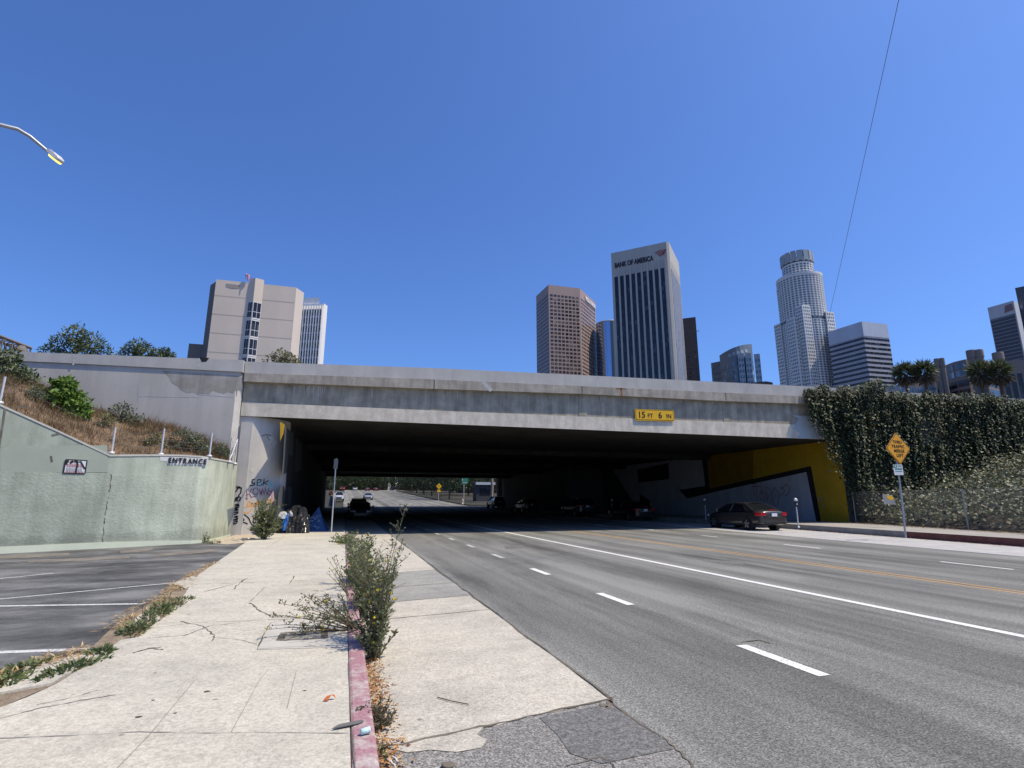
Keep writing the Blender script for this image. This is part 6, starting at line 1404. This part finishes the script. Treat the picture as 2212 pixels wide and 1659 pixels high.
t=thing('drink_cup','small pale turquoise cup lying on its side on the red kerb','cup',tuple(gz(792,1585,.15)+Vector((-.01,0,.018))),rad(20)); k=MB(); k.lathe([(.012,-.03),(.017,-.028),(.020,.028),(.016,.03),(.014,.0)],n=14,axis='x'); k.build('body',mat('turquoise_plastic',(.40,.66,.66),(.5,.72,.70),8,.4),t); k=MB(); k.lathe([(.021,.02),(.021,.029)],n=14,axis='x'); k.build('rim',M['sign_white'],t)
p=sp(712,1513); k=MB(); k.add([(p.x-.05,p.y-.015,p.z+.006),(p.x-.015,p.y-.03,p.z+.01),(p.x+.01,p.y-.005,p.z+.035),(p.x+.045,p.y+.012,p.z+.008),(p.x+.03,p.y+.03,p.z+.03),(p.x-.02,p.y+.012,p.z+.03)],[(0,1,2,5),(2,3,4,5)]); tag(k.build('orange_leaf',mat('orange_leaf',(.55,.16,.05),(.40,.10,.03),20,.7)),'curled orange leaf lying on the pavement left of the kerb','leaf')
for x,y,r,lb in ((447,1494,.020,'largest dark gum stain on the foreground pavement'),(330,1513,.009,'small dark gum stain on the pavement, left of the largest one'),(300,1549,.019,'dark flattened bit on the pavement, lowest left'),(378,1541,.010,'small dark bit on the pavement between the two gum stains and the bottom edge'),(658,1492,.012,'dark bit on the pavement nearest the orange leaf'),(335,1454,.008,'dark bit on the pavement below the cracked slabs')):
    p=sp(x,y); o=flatbit('gum_stain',p,[(r*math.cos(a)*uni(.7,1.3)*1.2,r*math.sin(a)*uni(.7,1.2)) for a in [6.28*i/9 for i in range(9)]],M['gum'],.002,.001); tag(o,lb,'gum stain','bits stuck on the pavement')
p=gz(958,1505,.009); o=bpy.data.objects; k=MB(); k.tube([gz(945,1506,.014),gz(975,1514,.016),gz(1012,1521,.014)],.004,5); tag(k.build('twig',M['stem_dry']),'thin bent twig lying on the pale gutter slab','twig')
k=MB(); P=gz(968,1655,.012); k.lathe([(.001,0),(.035,.0),(.042,.008),(.03,.014),(.001,.015)],P,n=12); tag(k.build('bottle_cap',M['crack']),'dark round scrap on the rough asphalt at the bottom edge','scrap')
k=MB()
for dx,dy in ((0,0),(.03,.03),(.015,-.05)): P=gz(836,1640,.02)+Vector((dx,dy,0)); k.tube([P,P+Vector((.02,-.06,.01)),P+Vector((.03,-.10,0))],.006,5)
tag(k.build('paper_scrap',M['sign_white']),'crumpled white paper scraps in the gutter at the bottom edge','paper')
for x,y,lb in ((1806,1148,'white litter scrap in the right gutter, left of the sign pole'),(1845,1151,'white litter scrap in the right gutter, nearest the sign pole')):
    P=gz(x,y,.01); o=flatbit('paper_scrap',P,[(-.10,-.05),(.05,-.08),(.12,.02),(.0,.07)],M['sign_white'],.02,.005,.3); tag(o,lb,'paper','scraps in the right gutter')
P=[]
for _ in range(900):
    Y=uni(6,25); P.append((kerbR(Y)-abs(random.gauss(0,.25))-.02,Y,.012))
P+= [(fx(y)-abs(random.gauss(0,.5)),y,.28) for y in rng.uniform(6,25,1300)]
P=np.array(P); tag(leaves('dead_leaves',P,rng.uniform(.03,.09,len(P)),M['litterleaf'],None,Nn=np.tile([0,0,1.0],(len(P),1)),jit=.45,aspect=.5,flat=.25),'scattered dead leaves along the right kerb and the fence','dead leaves',kind='stuff')
# ================================================================== SKY, SUN, CAMERA
SUN=Vector((.50,-.24,1.0)).normalized()
w=bpy.data.worlds.new('World'); scn.world=w; w.use_nodes=True; nt=w.node_tree; bg=nt.nodes['Background']
sky=nt.nodes.new('ShaderNodeTexSky'); sky.sky_type='NISHITA'; sky.sun_disc=False
sky.sun_elevation=math.asin(SUN.z); sky.sun_rotation=math.atan2(SUN.x,SUN.y)
sky.altitude=100; sky.air_density=1.0; sky.dust_density=1.7; sky.ozone_density=2.2
nt.links.new(mix(nt,sky.outputs[0],(.535,.80,1.30),1.0,'MULTIPLY'),bg.inputs[0]); bg.inputs[1].default_value=.126
sl=bpy.data.lights.new('sun','SUN'); sl.energy=4.5; sl.angle=rad(.53); sl.color=(1.0,.88,.68)
so=bpy.data.objects.new('sun',sl); COL.objects.link(so); so.rotation_euler=SUN.to_track_quat('Z','Y').to_euler(); so.location=(30,-10,60)
cam=bpy.data.cameras.new('camera'); cam.sensor_fit='HORIZONTAL'; cam.sensor_width=36; cam.lens=36*FPX/WPX; cam.clip_start=.05; cam.clip_end=9000
co=bpy.data.objects.new('camera',cam); COL.objects.link(co); co.location=(0,0,EYE); co.rotation_euler=(math.pi/2+PITCH,0,-AZ); scn.camera=co
scn.view_settings.view_transform='Standard'; scn.view_settings.look='None'; scn.view_settings.exposure=.14; scn.view_settings.gamma=1
scn.cycles.max_bounces=6; scn.cycles.diffuse_bounces=2; scn.cycles.glossy_bounces=3; scn.cycles.transparent_max_bounces=6
